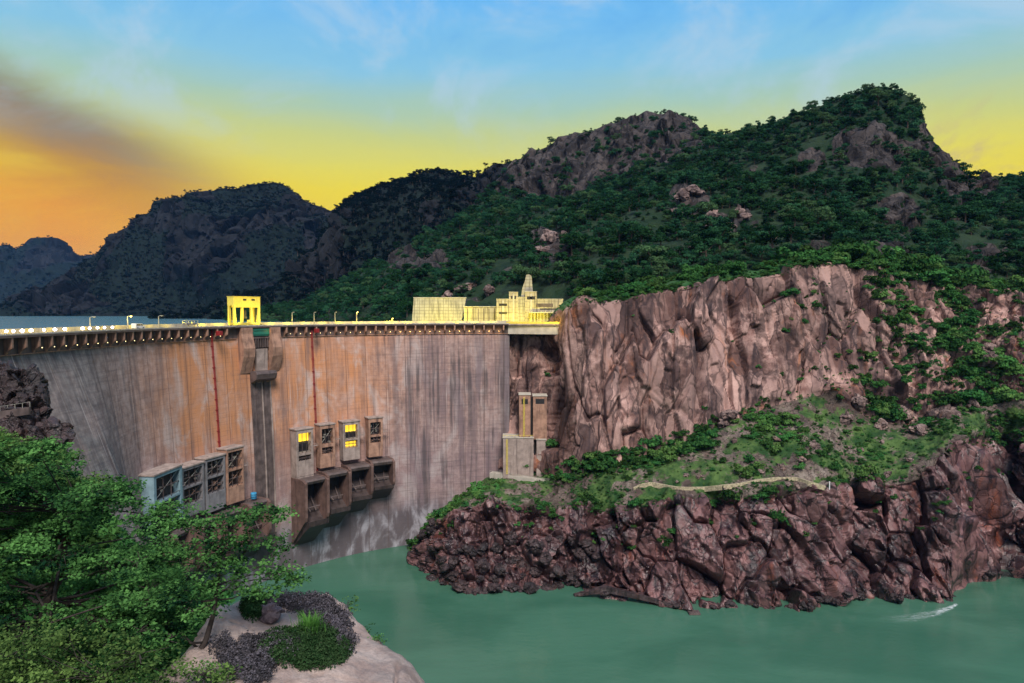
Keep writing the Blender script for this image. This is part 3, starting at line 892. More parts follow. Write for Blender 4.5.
# dark water stains that hang from the lift joints, pale lime streaks
stain = dm.math('MULTIPLY', dm.rng(st1, 0.46, 0.62), dm.rng(pn, 0.35, 0.6, 0.35, 1.0))
endm = dm.math('MAXIMUM', dm.rng(u_, 150, 105), dm.rng(u_, 240, 300))
stain = dm.math('MULTIPLY', stain, dm.math('ADD', dm.math('MULTIPLY', endm, 0.62), 0.36), clamp=True)
c = dm.mix(dm.math('MULTIPLY', stain, 0.85), c, (0.085, 0.07, 0.075))
c = dm.mix(dm.math('MULTIPLY', dm.math('MULTIPLY', dm.rng(lift, 0.50, 0.66), dm.math('ADD', dm.math('MULTIPLY', endm, 0.7), 0.3)), 0.32), c, (0.08, 0.07, 0.075))
c = dm.mix(dm.math('MULTIPLY', dm.rng(st2, 0.61, 0.72), 0.5), c, (0.62, 0.54, 0.52))
# wet band near the water
wetb = dm.math('MULTIPLY', dm.rng(dm.math('ADD', v_, dm.math('MULTIPLY', pn, 10)), 34, 22), dm.rng(u_, 330, 290))
c = dm.mix(dm.math('MULTIPLY', wetb, 0.9), c, dm.mix(dm.rng(dm.noise(dm.mapping(uv, (0.11, 0.045, 1), (55, 2, 0)), 1.0, 6, 0.6, 0.8), 0.44, 0.66), (0.105, 0.092, 0.105), (0.40, 0.39, 0.44)))
# formwork: lift joints every 2 m, block joints every 11 m, tie-bolt panels
lf = dm.math('PINGPONG', v_, 1.0); bl = dm.math('PINGPONG', dm.math('ADD', u_, 2.0), 5.5); pl = dm.math('PINGPONG', u_, 1.4)
ll = dm.math('LESS_THAN', lf, 0.10); lb = dm.math('LESS_THAN', bl, 0.17); lp = dm.math('LESS_THAN', pl, 0.05)
lines = dm.math('MAXIMUM', dm.math('MULTIPLY', ll, dm.rng(dm.noise(dm.mapping(uv, (0.09, 0.5, 1), (5, 9, 0)), 1.0, 3, 0.6), 0.42, 0.62, 0.04, 0.28)), dm.math('MAXIMUM', dm.math('MULTIPLY', lb, 0.55), dm.math('MULTIPLY', lp, 0.07)))
c = dm.mix(lines, c, (0.10, 0.065, 0.055))
hh = dm.math('ADD', dm.math('MULTIPLY', pf, 0.5), dm.math('SUBTRACT', pm, dm.math('MULTIPLY', lines, 1.5)))
dm.pbr(c, dm.mix(wetb, (0.9, 0.9, 0.9), (0.5, 0.5, 0.5)), 0.25, normal=dm.bump(hh, 0.5, 0.15))
MAT['dam'] = dm.m
MAT['concrete'] = mottled('weathered_concrete', (0.34, 0.27, 0.24), 0.25, 0.9, 0.2, scale=0.3, dirt=(0.08, 0.06, 0.055), dirt_amt=0.7)
MAT['concrete_rust'] = mottled('rusty_concrete', (0.36, 0.21, 0.15), 0.3, 0.9, 0.2, scale=0.3, dirt=(0.09, 0.055, 0.05), dirt_amt=0.8)
MAT['concrete_dark'] = mottled('wet_and_shade_concrete', (0.115, 0.085, 0.08), 0.35, 0.6, 0.4, scale=0.3, dirt=(0.03, 0.025, 0.025), dirt_amt=0.8)
MAT['concrete_blue'] = mottled('bluish_concrete', (0.22, 0.33, 0.38), 0.2, 0.8, 0.2, scale=0.3, dirt=(0.10, 0.10, 0.10), dirt_amt=0.5)
MAT['concrete_slate'] = mottled('slate_concrete', (0.21, 0.20, 0.21), 0.25, 0.85, 0.2, scale=0.3, dirt=(0.07, 0.06, 0.06), dirt_amt=0.7)
MAT['chute_floor'] = mottled('dark_chute_floor', (0.055, 0.040, 0.038), 0.35, 0.5, 0.4, scale=0.3, dirt=(0.015, 0.012, 0.012), dirt_amt=0.7)  # floor colour darkened to paint shade inside the chute mouths
MAT['chute_concrete'] = mottled('brown_wet_concrete', (0.15, 0.092, 0.078), 0.35, 0.6, 0.3, scale=0.3, dirt=(0.05, 0.035, 0.032), dirt_amt=0.85)
MAT['pale_concrete'] = mottled('pale_concrete', (0.48, 0.44, 0.38), 0.15, 0.9, 0.2, scale=0.25, dirt=(0.16, 0.13, 0.09), dirt_amt=0.6)
MAT['asphalt'] = mottled('asphalt', (0.05, 0.05, 0.05), 0.2, 0.95, 0.2)
MAT['steel_dark'] = mottled('dark_steel', (0.035, 0.032, 0.034), 0.3, 0.5, 0.5, 0.4)
MAT['gate_green'] = mottled('green_gate_paint', (0.02, 0.17, 0.12), 0.2, 0.5, 0.4)
MAT['red_paint'] = mottled('red_paint', (0.26, 0.020, 0.022), 0.25, 0.5, 0.4, dirt_amt=0.2)
MAT['yellow_paint'] = mottled('yellow_paint', (0.78, 0.62, 0.10), 0.1, 0.5, 0.4, dirt_amt=0.25)
MAT['white_paint'] = mottled('white_paint', (0.80, 0.80, 0.80), 0.05, 0.35, 0.5, dirt_amt=0.05)
MAT['glass_dark'] = mottled('dark_glass', (0.02, 0.025, 0.03), 0.1, 0.08, 0.6, dirt_amt=0.0)
MAT['rubber'] = mottled('black_rubber', (0.02, 0.02, 0.02), 0.1, 0.8, 0.2, dirt_amt=0.0)
MAT['galv'] = mottled('galvanised_steel', (0.42, 0.40, 0.34), 0.15, 0.5, 0.5, 0.3, dirt_amt=0.2)
MAT['tarp'] = mottled('blue_tarp', (0.05, 0.28, 0.50), 0.2, 0.7, 0.2, dirt_amt=0.1)
MAT['sodium'] = emissive('sodium_lamp', (1.0, 0.66, 0.12), 14.0)
MAT['bulb_warm'] = emissive('warm_bulb', (1.0, 0.78, 0.35), 5.0)
MAT['bulb_violet'] = emissive('violet_white_bulb', (0.95, 0.82, 1.0), 16.0)
MAT['lit_window'] = emissive('lit_window', (1.0, 0.66, 0.04), 1.25)


def point_light(name, loc, energy, col, parent, rad=0.25):
    L = bpy.data.lights.new(name, 'POINT'); L.energy = energy; L.color = col; L.shadow_soft_size = rad
    o = bpy.data.objects.new(name, L); COL.objects.link(o); o.location = tuple(loc); o.parent = parent
    return o


def spot_light(name, loc, target, energy, col, ang=90, parent=None, rad=0.4):
    L = bpy.data.lights.new(name, 'SPOT'); L.energy = energy; L.color = col; L.spot_size = math.radians(ang); L.spot_blend = 0.6; L.shadow_soft_size = rad
    o = bpy.data.objects.new(name, L); COL.objects.link(o); o.location = tuple(loc); o.parent = parent
    o.rotation_euler = (Vector(target) - Vector(loc)).to_track_quat('-Z', 'Y').to_euler()
    return o


# ------------------------------------------------------------------ dam body
DAM = empty('arch_dam', (-60, 370, 0))
DAM.location = (0, 0, 0)
tag(DAM, 'tall curved concrete arch dam with dark stains and an orange middle closing the gorge', 'dam')
ss = np.concatenate([np.arange(20, S_END, 1.0), [S_END]])
zz = np.concatenate([np.arange(-8, 119.2, 1.2), [119.2]])
GS, GZ = np.meshgrid(ss, zz)
Vf = face(GS.ravel(), GZ.ravel())
Pb, Tb, Nb = plan(GS.ravel())
th = np.interp(GZ.ravel(), [-8, 60, 120], [22, 14, 7.5])
Vb = np.concatenate([Pb - Nb * th[:, None], GZ.ravel()[:, None]], 1)
nr, nc = GS.shape; n0 = nr * nc
I = np.arange(n0).reshape(nr, nc)
qf = np.stack([I[:-1, :-1], I[:-1, 1:], I[1:, 1:], I[1:, :-1]], -1).reshape(-1, 4)
qb = qf[:, ::-1] + n0
top = np.stack([I[-1, :-1], I[-1, 1:], I[-1, 1:] + n0, I[-1, :-1] + n0], -1)
sd1 = np.stack([I[:-1, 0], I[1:, 0], I[1:, 0] + n0, I[:-1, 0] + n0], -1)
sd2 = np.stack([I[1:, -1], I[:-1, -1], I[:-1, -1] + n0, I[1:, -1] + n0], -1)
uvv = np.stack([GS.ravel(), GZ.ravel()], 1)
me = mesh_np('dam_wall', np.concatenate([Vf, Vb]), [qf, qb, top, sd1, sd2], [MAT['dam']], smooth=False, uv=np.concatenate([uvv, uvv]))
link('dam_wall', me, DAM)

S0 = 40.0
sweep('crest_deck', [(-7.4, 119.3), (2.5, 119.3), (2.5, 120.0), (-7.4, 120.0)], S0, S_END - 0.2, MAT['concrete_dark'], DAM)
sweep('roadway', [(-6.4, 120.004), (1.7, 120.004), (1.7, 120.012), (-6.4, 120.012)], S0, S_END - 0.3, MAT['asphalt'], DAM)
sweep('upstream_parapet', [(-7.4, 120.003), (-6.9, 120.003), (-6.9, 121.5), (-7.4, 121.5)], S0, S_END - 0.3, MAT['pale_concrete'], DAM)
sweep('deck_kerb', [(2.05, 120.003), (2.45, 120.003), (2.45, 120.42), (2.05, 120.42)], S0, S_END - 0.3, MAT['pale_concrete'], DAM)

# centre line of the crest spillway and the corbelled bays under the deck
sSP = dam_px(258, 345)[0]
BAY = 5.5
fin_poly = [(-0.3, 114.6), (0.35, 114.6), (1.1, 115.6), (2.3, 116.4), (2.3, 119.29), (-0.3, 119.29)]
k = 0
sv = S0 + 2
FINS = []
while sv < S_END - 1:
    if not (sSP - 13.5 < sv < sSP + 13.5):
        FINS.append(sv)
    sv += BAY
# photograph: row of fins as narrow plates
for sv in FINS:
    q, rz = dam_frame(sv, 114.0)
    P_, T_, N_ = plan(np.array([sv]))
    b = MB(); b.prism([(-o, z) for o, z in fin_poly], -0.35, 0.35, 'x')
    o = b.build('corbel', MAT['concrete_rust'], DAM)
    o.location = (P_[0, 0], P_[0, 1], 0); o.rotation_euler = (0, 0, rz)
sweep('bay_shade_strip', [(-0.2, 114.56), (0.05, 114.56), (0.05, 119.28), (-0.2, 119.28)], S0, sSP - 11.0, MAT['concrete_dark'], DAM)  # dark strip: the shade behind the corbels put into its colour
sweep('bay_shade_strip', [(-0.2, 114.56), (0.05, 114.56), (0.05, 119.28), (-0.2, 119.28)], sSP + 10.6, S_END - 0.5, MAT['concrete_dark'], DAM)  # same painted bay shade on the other side of the spillway
sweep('bay_ledge', [(0.02, 114.3), (0.5, 114.3), (0.5, 114.55), (0.02, 114.55)], S0, sSP - 12, MAT['concrete_rust'], DAM)
sweep('bay_ledge', [(0.02, 114.3), (0.5, 114.3), (0.5, 114.55), (0.02, 114.55)], sSP + 12, S_END - 0.5, MAT['concrete_rust'], DAM)
lampme = None
for a, bq in zip(FINS[:-1], FINS[1:]):
    if bq - a > BAY + 0.1 or a < 78: continue
    sm = 0.5 * (a + bq)
    P_, T_, N_ = plan(np.array([sm]))
    base = P_[0] + N_[0] * 1.0
    if lampme is None:
        mb = MB(); mb.ball((0, 0, 0), 0.125, 8, 5)
        lo_ = mb.build('bay_lamp', MAT['bulb_warm'], DAM, True); lampme = lo_.data
    else:
        lo_ = link('bay_lamp', lampme, DAM)
    lo_.location = (base[0], base[1], 115.9)
    e = 14 + 140 * sstep(235, 300, sm)
    if sm > 205: point_light('bay_light', (base[0] + N_[0, 0] * 0.35, base[1] + N_[0, 1] * 0.35, 115.9), float(e), (1.0, 0.50, 0.12), DAM, 0.3)

# roadway sodium lighting from added point lights over the deck, without fittings
sv = 62.0
while sv < S_END - 2:
    P_, T_, N_ = plan(np.array([sv]))
    b_ = P_[0] - N_[0] * 4.2
    point_light('deck_light', (b_[0], b_[1], 121.6), 380.0 if sv < 170 else 1050.0, (1.0, 0.76, 0.02), DAM, 0.25)
    sv += 9.0

# ---- crest spillway
fr, rz = dam_frame(sSP, 114.0)
P_, T_, N_ = plan(np.array([sSP])); base = (P_[0, 0], P_[0, 1], 0)
SP = empty('crest_spillway', base, rz)
tag(SP, 'crest spillway with twin flared concrete piers and a green gate under the gantry', 'spillway')
pier_prof = [(0.4, 119.28), (-3.2, 119.28), (-3.2, 116.5), (-4.9, 110.0), (-4.5, 106.0), (-1.9, 98.5), (0.4, 95.5)]
for x0, x1 in ((-10.9, -4.9), (4.9, 10.4)):
    b = MB(); b.prism(pier_prof, x0, x1, 'x'); b.build('pier', MAT['concrete_rust'], SP)
b = MB(); b.box(-4.88, 4.88, -2.0, -1.5, 115.4, 118.9); b.box(-4.88, 4.88, -2.25, -2.0, 117.9, 118.3); b.box(-4.88, 4.88, -2.25, -2.0, 116.0, 116.4)
b.build('spillway_gate', MAT['gate_green'], SP)
b = MB(); b.box(-4.85, 4.85, -1.4, -0.1, 109.5, 115.2)
b.build('recess', MAT['steel_dark'], SP)
b = MB()
for x in np.linspace(-3.9, 3.9, 7): b.box(x - 0.25, x + 0.25, -2.3, -1.45, 110.0, 114.2)
b.box(-4.8, 4.8, -2.4, -1.45, 114.2, 114.9)
b.build('trash_rack', MAT['concrete_dark'], SP)
b = MB(); b.box(-2.6, 3.4, -2.6, -0.1, 99.2, 109.4); b.build('sill_panel', MAT['concrete'], SP)
b = MB(); b.box(-4.85, -2.65, -0.9, -0.1, 99.2, 109.4); b.build('side_slot', MAT['steel_dark'], SP)
b = MB(); b.box(3.45, 4.85, -0.9, -0.1, 99.2, 109.4); b.build('side_slot', MAT['steel_dark'], SP)
b = MB(); b.prism([(-0.1, 99.1), (-5.8, 99.1), (-6.6, 97.9), (-6.0, 95.6), (-3.8, 94.3), (-0.1, 93.6)], -5.6, 5.6, 'x'); b.build('spillway_lip', MAT['concrete_dark'], SP)
# guide ribs and dark wetted strips running down the face below the lip
for x, wd, pr, mt in ((-5.2, 0.7, 0.5, 'concrete_dark'), (-2.4, 1.0, 0.35, 'concrete_dark'), (0.4, 0.5, 0.5, 'concrete'), (2.2, 1.2, 0.35, 'concrete_dark'), (5.0, 0.6, 0.5, 'concrete')):
    zs = np.linspace(94.0, 22.0, 30)
    oo = face_off(np.full(30, sSP), zs)
    b = MB()
    poly = [(-o - pr, z) for o, z in zip(oo, zs)] + [(-o + 0.8, z) for o, z in zip(oo[::-1], zs[::-1])]
    b.prism(poly, x - wd / 2, x + wd / 2, 'x'); b.build('guide_rib', MAT[mt], SP)
zs = np.linspace(93.5, 10.0, 30); oo = face_off(np.full(30, sSP), zs)
b = MB(); b.prism([(-o - 0.12, z) for o, z in zip(oo, zs)] + [(-o + 0.8, z) for o, z in zip(oo[::-1], zs[::-1])], -5.8, 5.6, 'x'); b.build('wet_apron', MAT['concrete_dark'], SP)
L_ = point_light('recess_light', (0, 0, 0), 60, (1.0, 0.6, 0.2), SP); L_.location = (4.0, -3.4, 117.6)

# ---- gate towers and sluice chutes
def gate_tower(px0, px1, pyt, pyb, depth, label, panes, body_mat, lean=0.0, openings=None):
    px0 -= 5; px1 -= 5
    pc = 0.5 * (px0 + px1)
    s_, z1, d = dam_px(pc, pyb)
    _, z2, _ = dam_px(pc, pyt)
    z2 = z1 + (pyb - pyt) * d / FPX
    # width measured along the wall from its width in view
    s_a = dam_px(px0, 0.5 * (pyt + pyb))[0]; s_b = dam_px(px1, 0.5 * (pyt + pyb))[0]
    wdt = max(5.0, s_b - s_a)
    q, rz = dam_frame(s_, z1, 0.0)
    t = empty('gate_tower', q, rz)
    tag(t, label, 'gate tower', 'gate towers on the dam face')
    h = z2 - z1; hw = wdt / 2; y1 = 1.5; y0 = -depth
    jam = (0.08 if px0 < 240 else 0.13) * wdt
    ops = openings or [(0.30, 0.52), (0.56, 0.92)]
    b = MB()
    b.box(-hw, -hw + jam, y0, y1, 0, h)             # jambs
    b.box(hw - jam, hw, y0, y1, 0, h)
    b.box(-hw + jam, hw - jam, y0 + 3.8, y1 + 2.5, 0, h)  # back
    lo = 0.0
    for a0, a1 in ops:
        b.box(-hw + jam, hw - jam, y0 + 0.003, y0 + 3.8, lo * h, a0 * h)
        lo = a1
    b.box(-hw + jam, hw - jam, y0 + 0.003, y0 + 3.8, lo * h, h)
    b.build('tower_body', MAT[body_mat], t)
    b = MB(); b.box(-hw - 0.35, hw + 0.35, y0 - 0.35, y1, h + 0.003, h + 0.7, 0.08); b.build('roof_slab', MAT['concrete'], t)
    for i, (a0, a1) in enumerate(ops):
        lit = panes[i] if i < len(panes) else 0
        b = MB(); b.box(-hw + jam + 0.003, hw - jam - 0.003, y0 + 2.9, y0 + 3.79, a0 * h + 0.003, a1 * h - 0.003)
        win = b.build('window', MAT['steel_dark'], t)
        b = MB()
        n = 3
        for kx in range(1, n):
            x = -hw + jam + (2 * hw - 2 * jam) * kx / n
            b.box(x - 0.09, x + 0.09, y0 + 0.5, y0 + 0.75, a0 * h, a1 * h)
        zz_ = a0 * h + (a1 - a0) * h * 0.52
        b.box(-hw + jam, hw - jam, y0 + 0.45, y0 + 0.8, zz_ - 0.12, zz_ + 0.12)
        b.box(-hw + jam, hw - jam, y0 + 0.1, y0 + 0.3, a0 * h + 0.9, a0 * h + 1.02)
        b.build('window_bars', MAT['concrete_dark'], win)
        rr = np.random.default_rng(int(px0 * 7 + i)); b = MB()
        for _ in range(4):
            x = rr.uniform(-hw + jam + 0.5, hw - jam - 0.9); z = rr.uniform(a0 * h + 0.1, a1 * h - 1.4); b.box(x, x + rr.uniform(0.4, 1.3), y0 + 1.6, y0 + 2.3, z, z + rr.uniform(0.3, 1.2))
        if lit: b = MB()
        b.tube([(-hw + jam + 0.1, y0 + 1.2, a0 * h + 0.4), (hw - jam - 0.1, y0 + 1.2, a0 * h + 0.4 if lit else a1 * h - 0.6)], 0.12, 6)
        b.build('hoist_machinery', MAT['galv'] if i else MAT['concrete_rust'], win)
        if lit:
            for (p0, p1) in lit:
                b = MB(); b.box(-hw + jam + 0.05, hw - jam - 0.05, y0 + 2.5, y0 + 2.7, (a0 + (a1 - a0) * p0) * h, (a0 + (a1 - a0) * p1) * h)
                b.build('lit_pane', MAT['lit_window'], win)
    # service walkway bracket and rail between towers
    b = MB(); b.box(hw + 0.003, hw + 3.2, y0 + 0.8, y0 + 2.0, 0.62 * h, 0.62 * h + 0.25)
    b.tube([(hw, y0 + 0.85, 0.62 * h + 1.2), (hw + 3.2, y0 + 0.85, 0.62 * h + 1.2)], 0.07)
    b.tube([(hw + 3.1, y0 + 0.85, 0.62 * h + 0.2), (hw + 3.1, y0 + 0.85, 0.62 * h + 1.2)], 0.07)
    b.build('walkway', MAT['concrete'], t)
    return t


TOW = [
    (296.4, 312.8, 428, 476, 5.0, 'gate tower with one wide yellow lit pane over dark openings', [0, [(0.55, 1.0)]], 'concrete', [(0.36, 0.47), (0.52, 0.93)]),
    (321, 336, 424, 466, 4.6, 'unlit gate tower standing between the two with yellow panes', [0, 0], 'concrete_rust', [(0.32, 0.48), (0.55, 0.92)]),
    (344.7, 360.5, 420.5, 458, 5.0, 'gate tower with yellow lit panes above and below a dark middle', [[(0.0, 0.75)], [(0.45, 1.0)]], 'concrete', [(0.32, 0.52), (0.55, 0.93)]),
    (371, 384.6, 417, 455, 4.6, 'unlit gate tower at the end of its row nearest the cliff', [0, 0], 'concrete_rust', [(0.36, 0.52), (0.56, 0.90)]),
    (148, 174, 470, 530, 5.5, 'bluish gate tower partly hidden behind the leafy tree', [0, 0], 'concrete_blue', [(0.20, 0.52), (0.55, 0.95)]),
    (178, 199, 465, 514, 5.0, 'dark windowed gate tower beside the bluish one', [0, 0], 'concrete_slate', [(0.24, 0.58), (0.61, 0.95)]),
    (202, 222, 456, 509, 5.0, 'gate tower with pale louvres just past the red pipe', [0, 0], 'concrete_slate', [(0.34, 0.63), (0.66, 0.95)]),
    (224, 241, 447, 501, 5.0, 'gate tower nearest the dark spillway ribs of its row', [0, 0], 'concrete_rust', [(0.30, 0.60), (0.63, 0.95)]),
]
for a in TOW: gate_tower(*a[:8], openings=a[8])


def chute(px, py, h, width, reach, label, group):
    s_, z_, d = dam_px(px, py)
    q, rz = dam_frame(s_, z_)
    t = empty('sluice_chute', q, rz)
    tag(t, label, 'sluice chute', group)
    hw = width / 2
    w2 = 1.25
    side = [(1.5, 0.0), (-reach * 0.80, 0.0), (-reach, -1.2), (-reach, -h * 0.50), (-reach * 0.95, -h * 0.56), (1.5, -h)]
    for x0, x1 in ((-hw, -hw + w2), (hw - w2, hw)):
        b = MB(); b.prism(side, x0, x1, 'x'); b.build('side_wall', MAT['chute_concrete'], t)
    b = MB(); b.prism([(1.5, -h * 0.30), (-1.0, -h * 0.33), (-reach * 0.45, -h * 0.52), (-reach * 0.8, -h * 0.60), (-reach - 1.3, -h * 0.555), (-reach - 1.1, -h * 0.63), (-reach * 0.7, -h * 0.74), (1.5, -h * 1.02)], -hw + w2 + 0.004, hw - w2 - 0.004, 'x')
    b.build('flip_bucket', MAT['chute_floor'], t)
    b = MB(); b.prism([(1.5, -0.1), (-reach * 0.82, -0.1), (-reach * 0.88, -1.0), (-reach * 0.82, -2.4), (-reach * 0.3, -4.2), (1.5, -4.2)], -hw + w2 + 0.004, hw - w2 - 0.004, 'x'); b.build('head_beam', MAT['concrete_dark'], t)
    b = MB(); b.box(-hw + w2 + 0.01, hw - w2 - 0.01, -1.6, -0.8, -h * 0.34, -3.3); b.build('gate_leaf', MAT['steel_dark'], t)
    b = MB()
    for x in (-hw * 0.45, hw * 0.45):
        b.tube([(x, -1.6, -h * 0.30), (x * 0.5, -reach * 0.7, -h * 0.46)], 0.3)
    b.tube([(-hw * 0.7, -reach * 0.55, -h * 0.42), (hw * 0.7, -reach * 0.55, -h * 0.42)], 0.35)
    b.build('gate_arm', MAT['concrete_dark'], t)
    b = MB()
    for x in np.linspace(-hw, hw, 5): b.tube([(x, -reach * 0.5, 0), (x, -reach * 0.5, 1.1)], 0.06, 5)
    b.tube([(-hw, -reach * 0.5, 1.1), (hw, -reach * 0.5, 1.1)], 0.06, 5)
    b.build('railing', MAT['steel_dark'], t)
    return t


CH = [(303, 475, 35, 13.2, 13.0, 'sluice chute with a broad dark flank, first in its row from the spillway ribs'),
      (328, 468.5, 31, 13.0, 12.0, 'sluice chute under the unlit tower, second from the spillway ribs'),
      (352.5, 462.5, 27, 13.0, 11.0, 'sluice chute with white streaks on its pier, third from the spillway ribs'),
      (377, 457.5, 23, 13.0, 10.0, 'sluice chute at the end of its row, nearest the cliff')]
for c_ in CH: chute(*c_, 'sluice chutes under the lit gate towers')
for px_, py_, lab in ((165, 530, 'sluice chute below the bluish gate tower, mostly behind foliage'), (196, 520, 'sluice chute hidden deep behind the leafy tree'), (222, 509, 'sluice chute with a blue cover above the tree crown'), (249, 499, 'sluice chute beside the dark spillway ribs above the tree crown')):
    chute(px_ - 4, py_, 28, 12.0, 10, lab, 'sluice chutes behind the tree')
for px_, py_, lab in ((246, 497, 'blue drum standing on the sluice chute above the tree'),):
    s_, z_, d = dam_px(px_, py_); q, rz = dam_frame(s_, z_, 5.0)
    t = empty('drum', q, rz); tag(t, lab, 'drum')
    b = MB(); b.tube([(0, 0, 0), (0, 0, 0.1), (0, 0, 2.6), (0, 0, 2.8)], [1.2, 1.3, 1.3, 1.15], 14); b.build('drum_body', MAT['tarp'], t, True)
    b = MB(); b.tube([(0, 0, 0.9), (0, 0, 1.05)], [1.38, 1.38], 14); b.tube([(0, 0, 1.9), (0, 0, 2.05)], [1.38, 1.38], 14); b.build('hoop', MAT['steel_dark'], t)

# ---- red standpipes down the face
for pxa, pxb, yb, lab in ((215, 219, 452, 'red pipe running down the dam to the tower with pale louvres'), (316, 317, 470, 'red pipe running down the dam between the gate towers beside a lit pane')):
    s_, z_, d = dam_px(pxb, yb); zt = 118.5
    q, rz = dam_frame(s_, z_)
    t = empty('red_pipe', q, rz); tag(t, lab, 'pipe', 'red pipes on the dam face')
    zs = np.linspace(z_, zt, 24); oo = face_off(np.full(24, s_), zs) - face_off(np.array([s_]), np.array([z_]))[0]
    b = MB()
    for dx in (-0.3, 0.3): b.tube([(dx, -o - 0.5, z - z_) for o, z in zip(oo, zs)], 0.19, 6)
    b.build('pipe_pair', MAT['red_paint'], t, True)
    b = MB()
    for o, z in zip(oo[::2], zs[::2]): b.box(-0.55, 0.55, -o - 0.75, -o, z - z_ - 0.12, z - z_ + 0.12)
    b.build('brackets', MAT['red_paint'], t)
    b = MB(); b.box(-0.95, 0.95, -2.6, -0.35, zt - z_ - 2.2, zt - z_ - 0.2, 0.1); b.build('head_box', MAT['red_paint'], t)

# ---- gantry crane
sG, _, dG = dam_px(248, 330)
P_, T_, N_ = plan(np.array([sG])); rz = math.atan2(T_[0, 1], T_[0, 0])
sa = dam_px(236, 334)[0]; sb = dam_px(262, 334)[0]; GW = sb - sa; hw = GW / 2
c0 = P_[0] - N_[0] * 2.4
G = empty('gantry_crane', (c0[0], c0[1], 120.016), rz)
tag(G, 'yellow lit gantry crane standing on the dam crest above the spillway', 'gantry crane')
GH = 13.4
for y in (-1.7, 1.7):
    b = MB(); b.box(-hw + 0.2, hw - 0.2, y - 0.5, y + 0.5, 0.45, 1.5, 0.08)
    b.box(-hw, hw, y - 0.55, y + 0.55, 8.6, 9.3, 0.05)
    b.build('side_girder', MAT['yellow_paint'], G)
    for sx_ in (-1, 1):
        b = MB(); b.prism([(sx_ * hw, 1.5), (sx_ * (hw - 1.2), 1.5), (sx_ * (hw - 0.9), 8.6), (sx_ * hw, 8.6)], y - 0.5, y + 0.5, 'y'); b.build('leg', MAT['yellow_paint'], G)
        b = MB(); b.tube([(sx_ * (hw - 1.3), y - 0.3, 0.45), (sx_ * (hw - 1.3), y + 0.3, 0.45)], 0.45, 12); b.tube([(sx_ * (hw - 3.0), y - 0.3, 0.45), (sx_ * (hw - 3.0), y + 0.3, 0.45)], 0.45, 12); b.build('wheel', MAT['steel_dark'], G)
        if y > 0: continue
        b = MB(); b.prism([(sx_ * 2.1, 1.5), (sx_ * 3.2, 1.5), (sx_ * 2.9, 8.6), (sx_ * 2.0, 8.6)], y - 0.45, y + 0.45, 'y'); b.build('strut', MAT['yellow_paint'], G)
b = MB(); b.box(-hw - 0.15, hw + 0.15, -2.3, 2.3, 9.303, GH, 0.12); b.build('machine_house', MAT['yellow_paint'], G)
b = MB()
for x in (-1.4, 3.2): b.box(x - 0.9, x + 0.9, -2.36, -2.28, GH - 1.7, GH - 0.9)
b.build('vent', MAT['steel_dark'], G)
b = MB(); b.box(-hw - 0.3, hw + 0.3, -2.45, 2.45, GH + 0.003, GH + 0.25, 0.05); b.build('roof', MAT['yellow_paint'], G)
b = MB(); b.box(-1.1, 1.1, -0.6, 0.6, 3.4, 4.9, 0.15); b.box(-0.7, 0.7, -0.7, 0.7, 5.0, 7.3); b.tube([(0, 0, 7.2), (0, 0, 9.3)], 0.18); b.build('hoist_block', MAT['steel_dark'], G)
b = MB(); b.box(0.4, 1.9, -2.1, -1.3, 1.55, 2.9, 0.08); b.build('control_cabin', MAT['yellow_paint'], G)

# ---- gantry floodlights and lamp posts on the crest
def lamp_post(px, h, lit, label, o=-6.2):
    s_ = dam_px(px, 334)[0]
    P_, T_, N_ = plan(np.array([s_])); rz = math.atan2(T_[0, 1], T_[0, 0])
    c = P_[0] + N_[0] * o
    t = empty('lamp_post', (c[0], c[1], 120.016), rz); tag(t, label, 'lamp post', 'lamp posts along the dam crest')
    b = MB(); b.tube([(0, 0, 0), (0, 0, 0.5), (0, 0, 0.55), (0, 0, h)], [0.34, 0.34, 0.22, 0.16], 8); b.build('post', MAT['galv'], t)
    b = MB(); b.tube([(0, 0, h - 0.1), (0, -0.5, h + 0.15), (0, -1.3, h + 0.2)], 0.1, 6); b.box(-0.28, 0.28, -2.0, -0.9, h + 0.1, h + 0.36, 0.05); hd = b.build('lamp_head', MAT['galv'], t)
    b = MB(); b.ball((0, -1.45, h + 0.04), 0.30, 8, 5, (0.8, 1.3, 0.6)); b.build('bulb', MAT['sodium'] if lit else MAT['galv'], hd, True)
    if lit: point_light('lamp_light', (0, -1.45, h - 0.4), 900, (1.0, 0.72, 0.15), t)


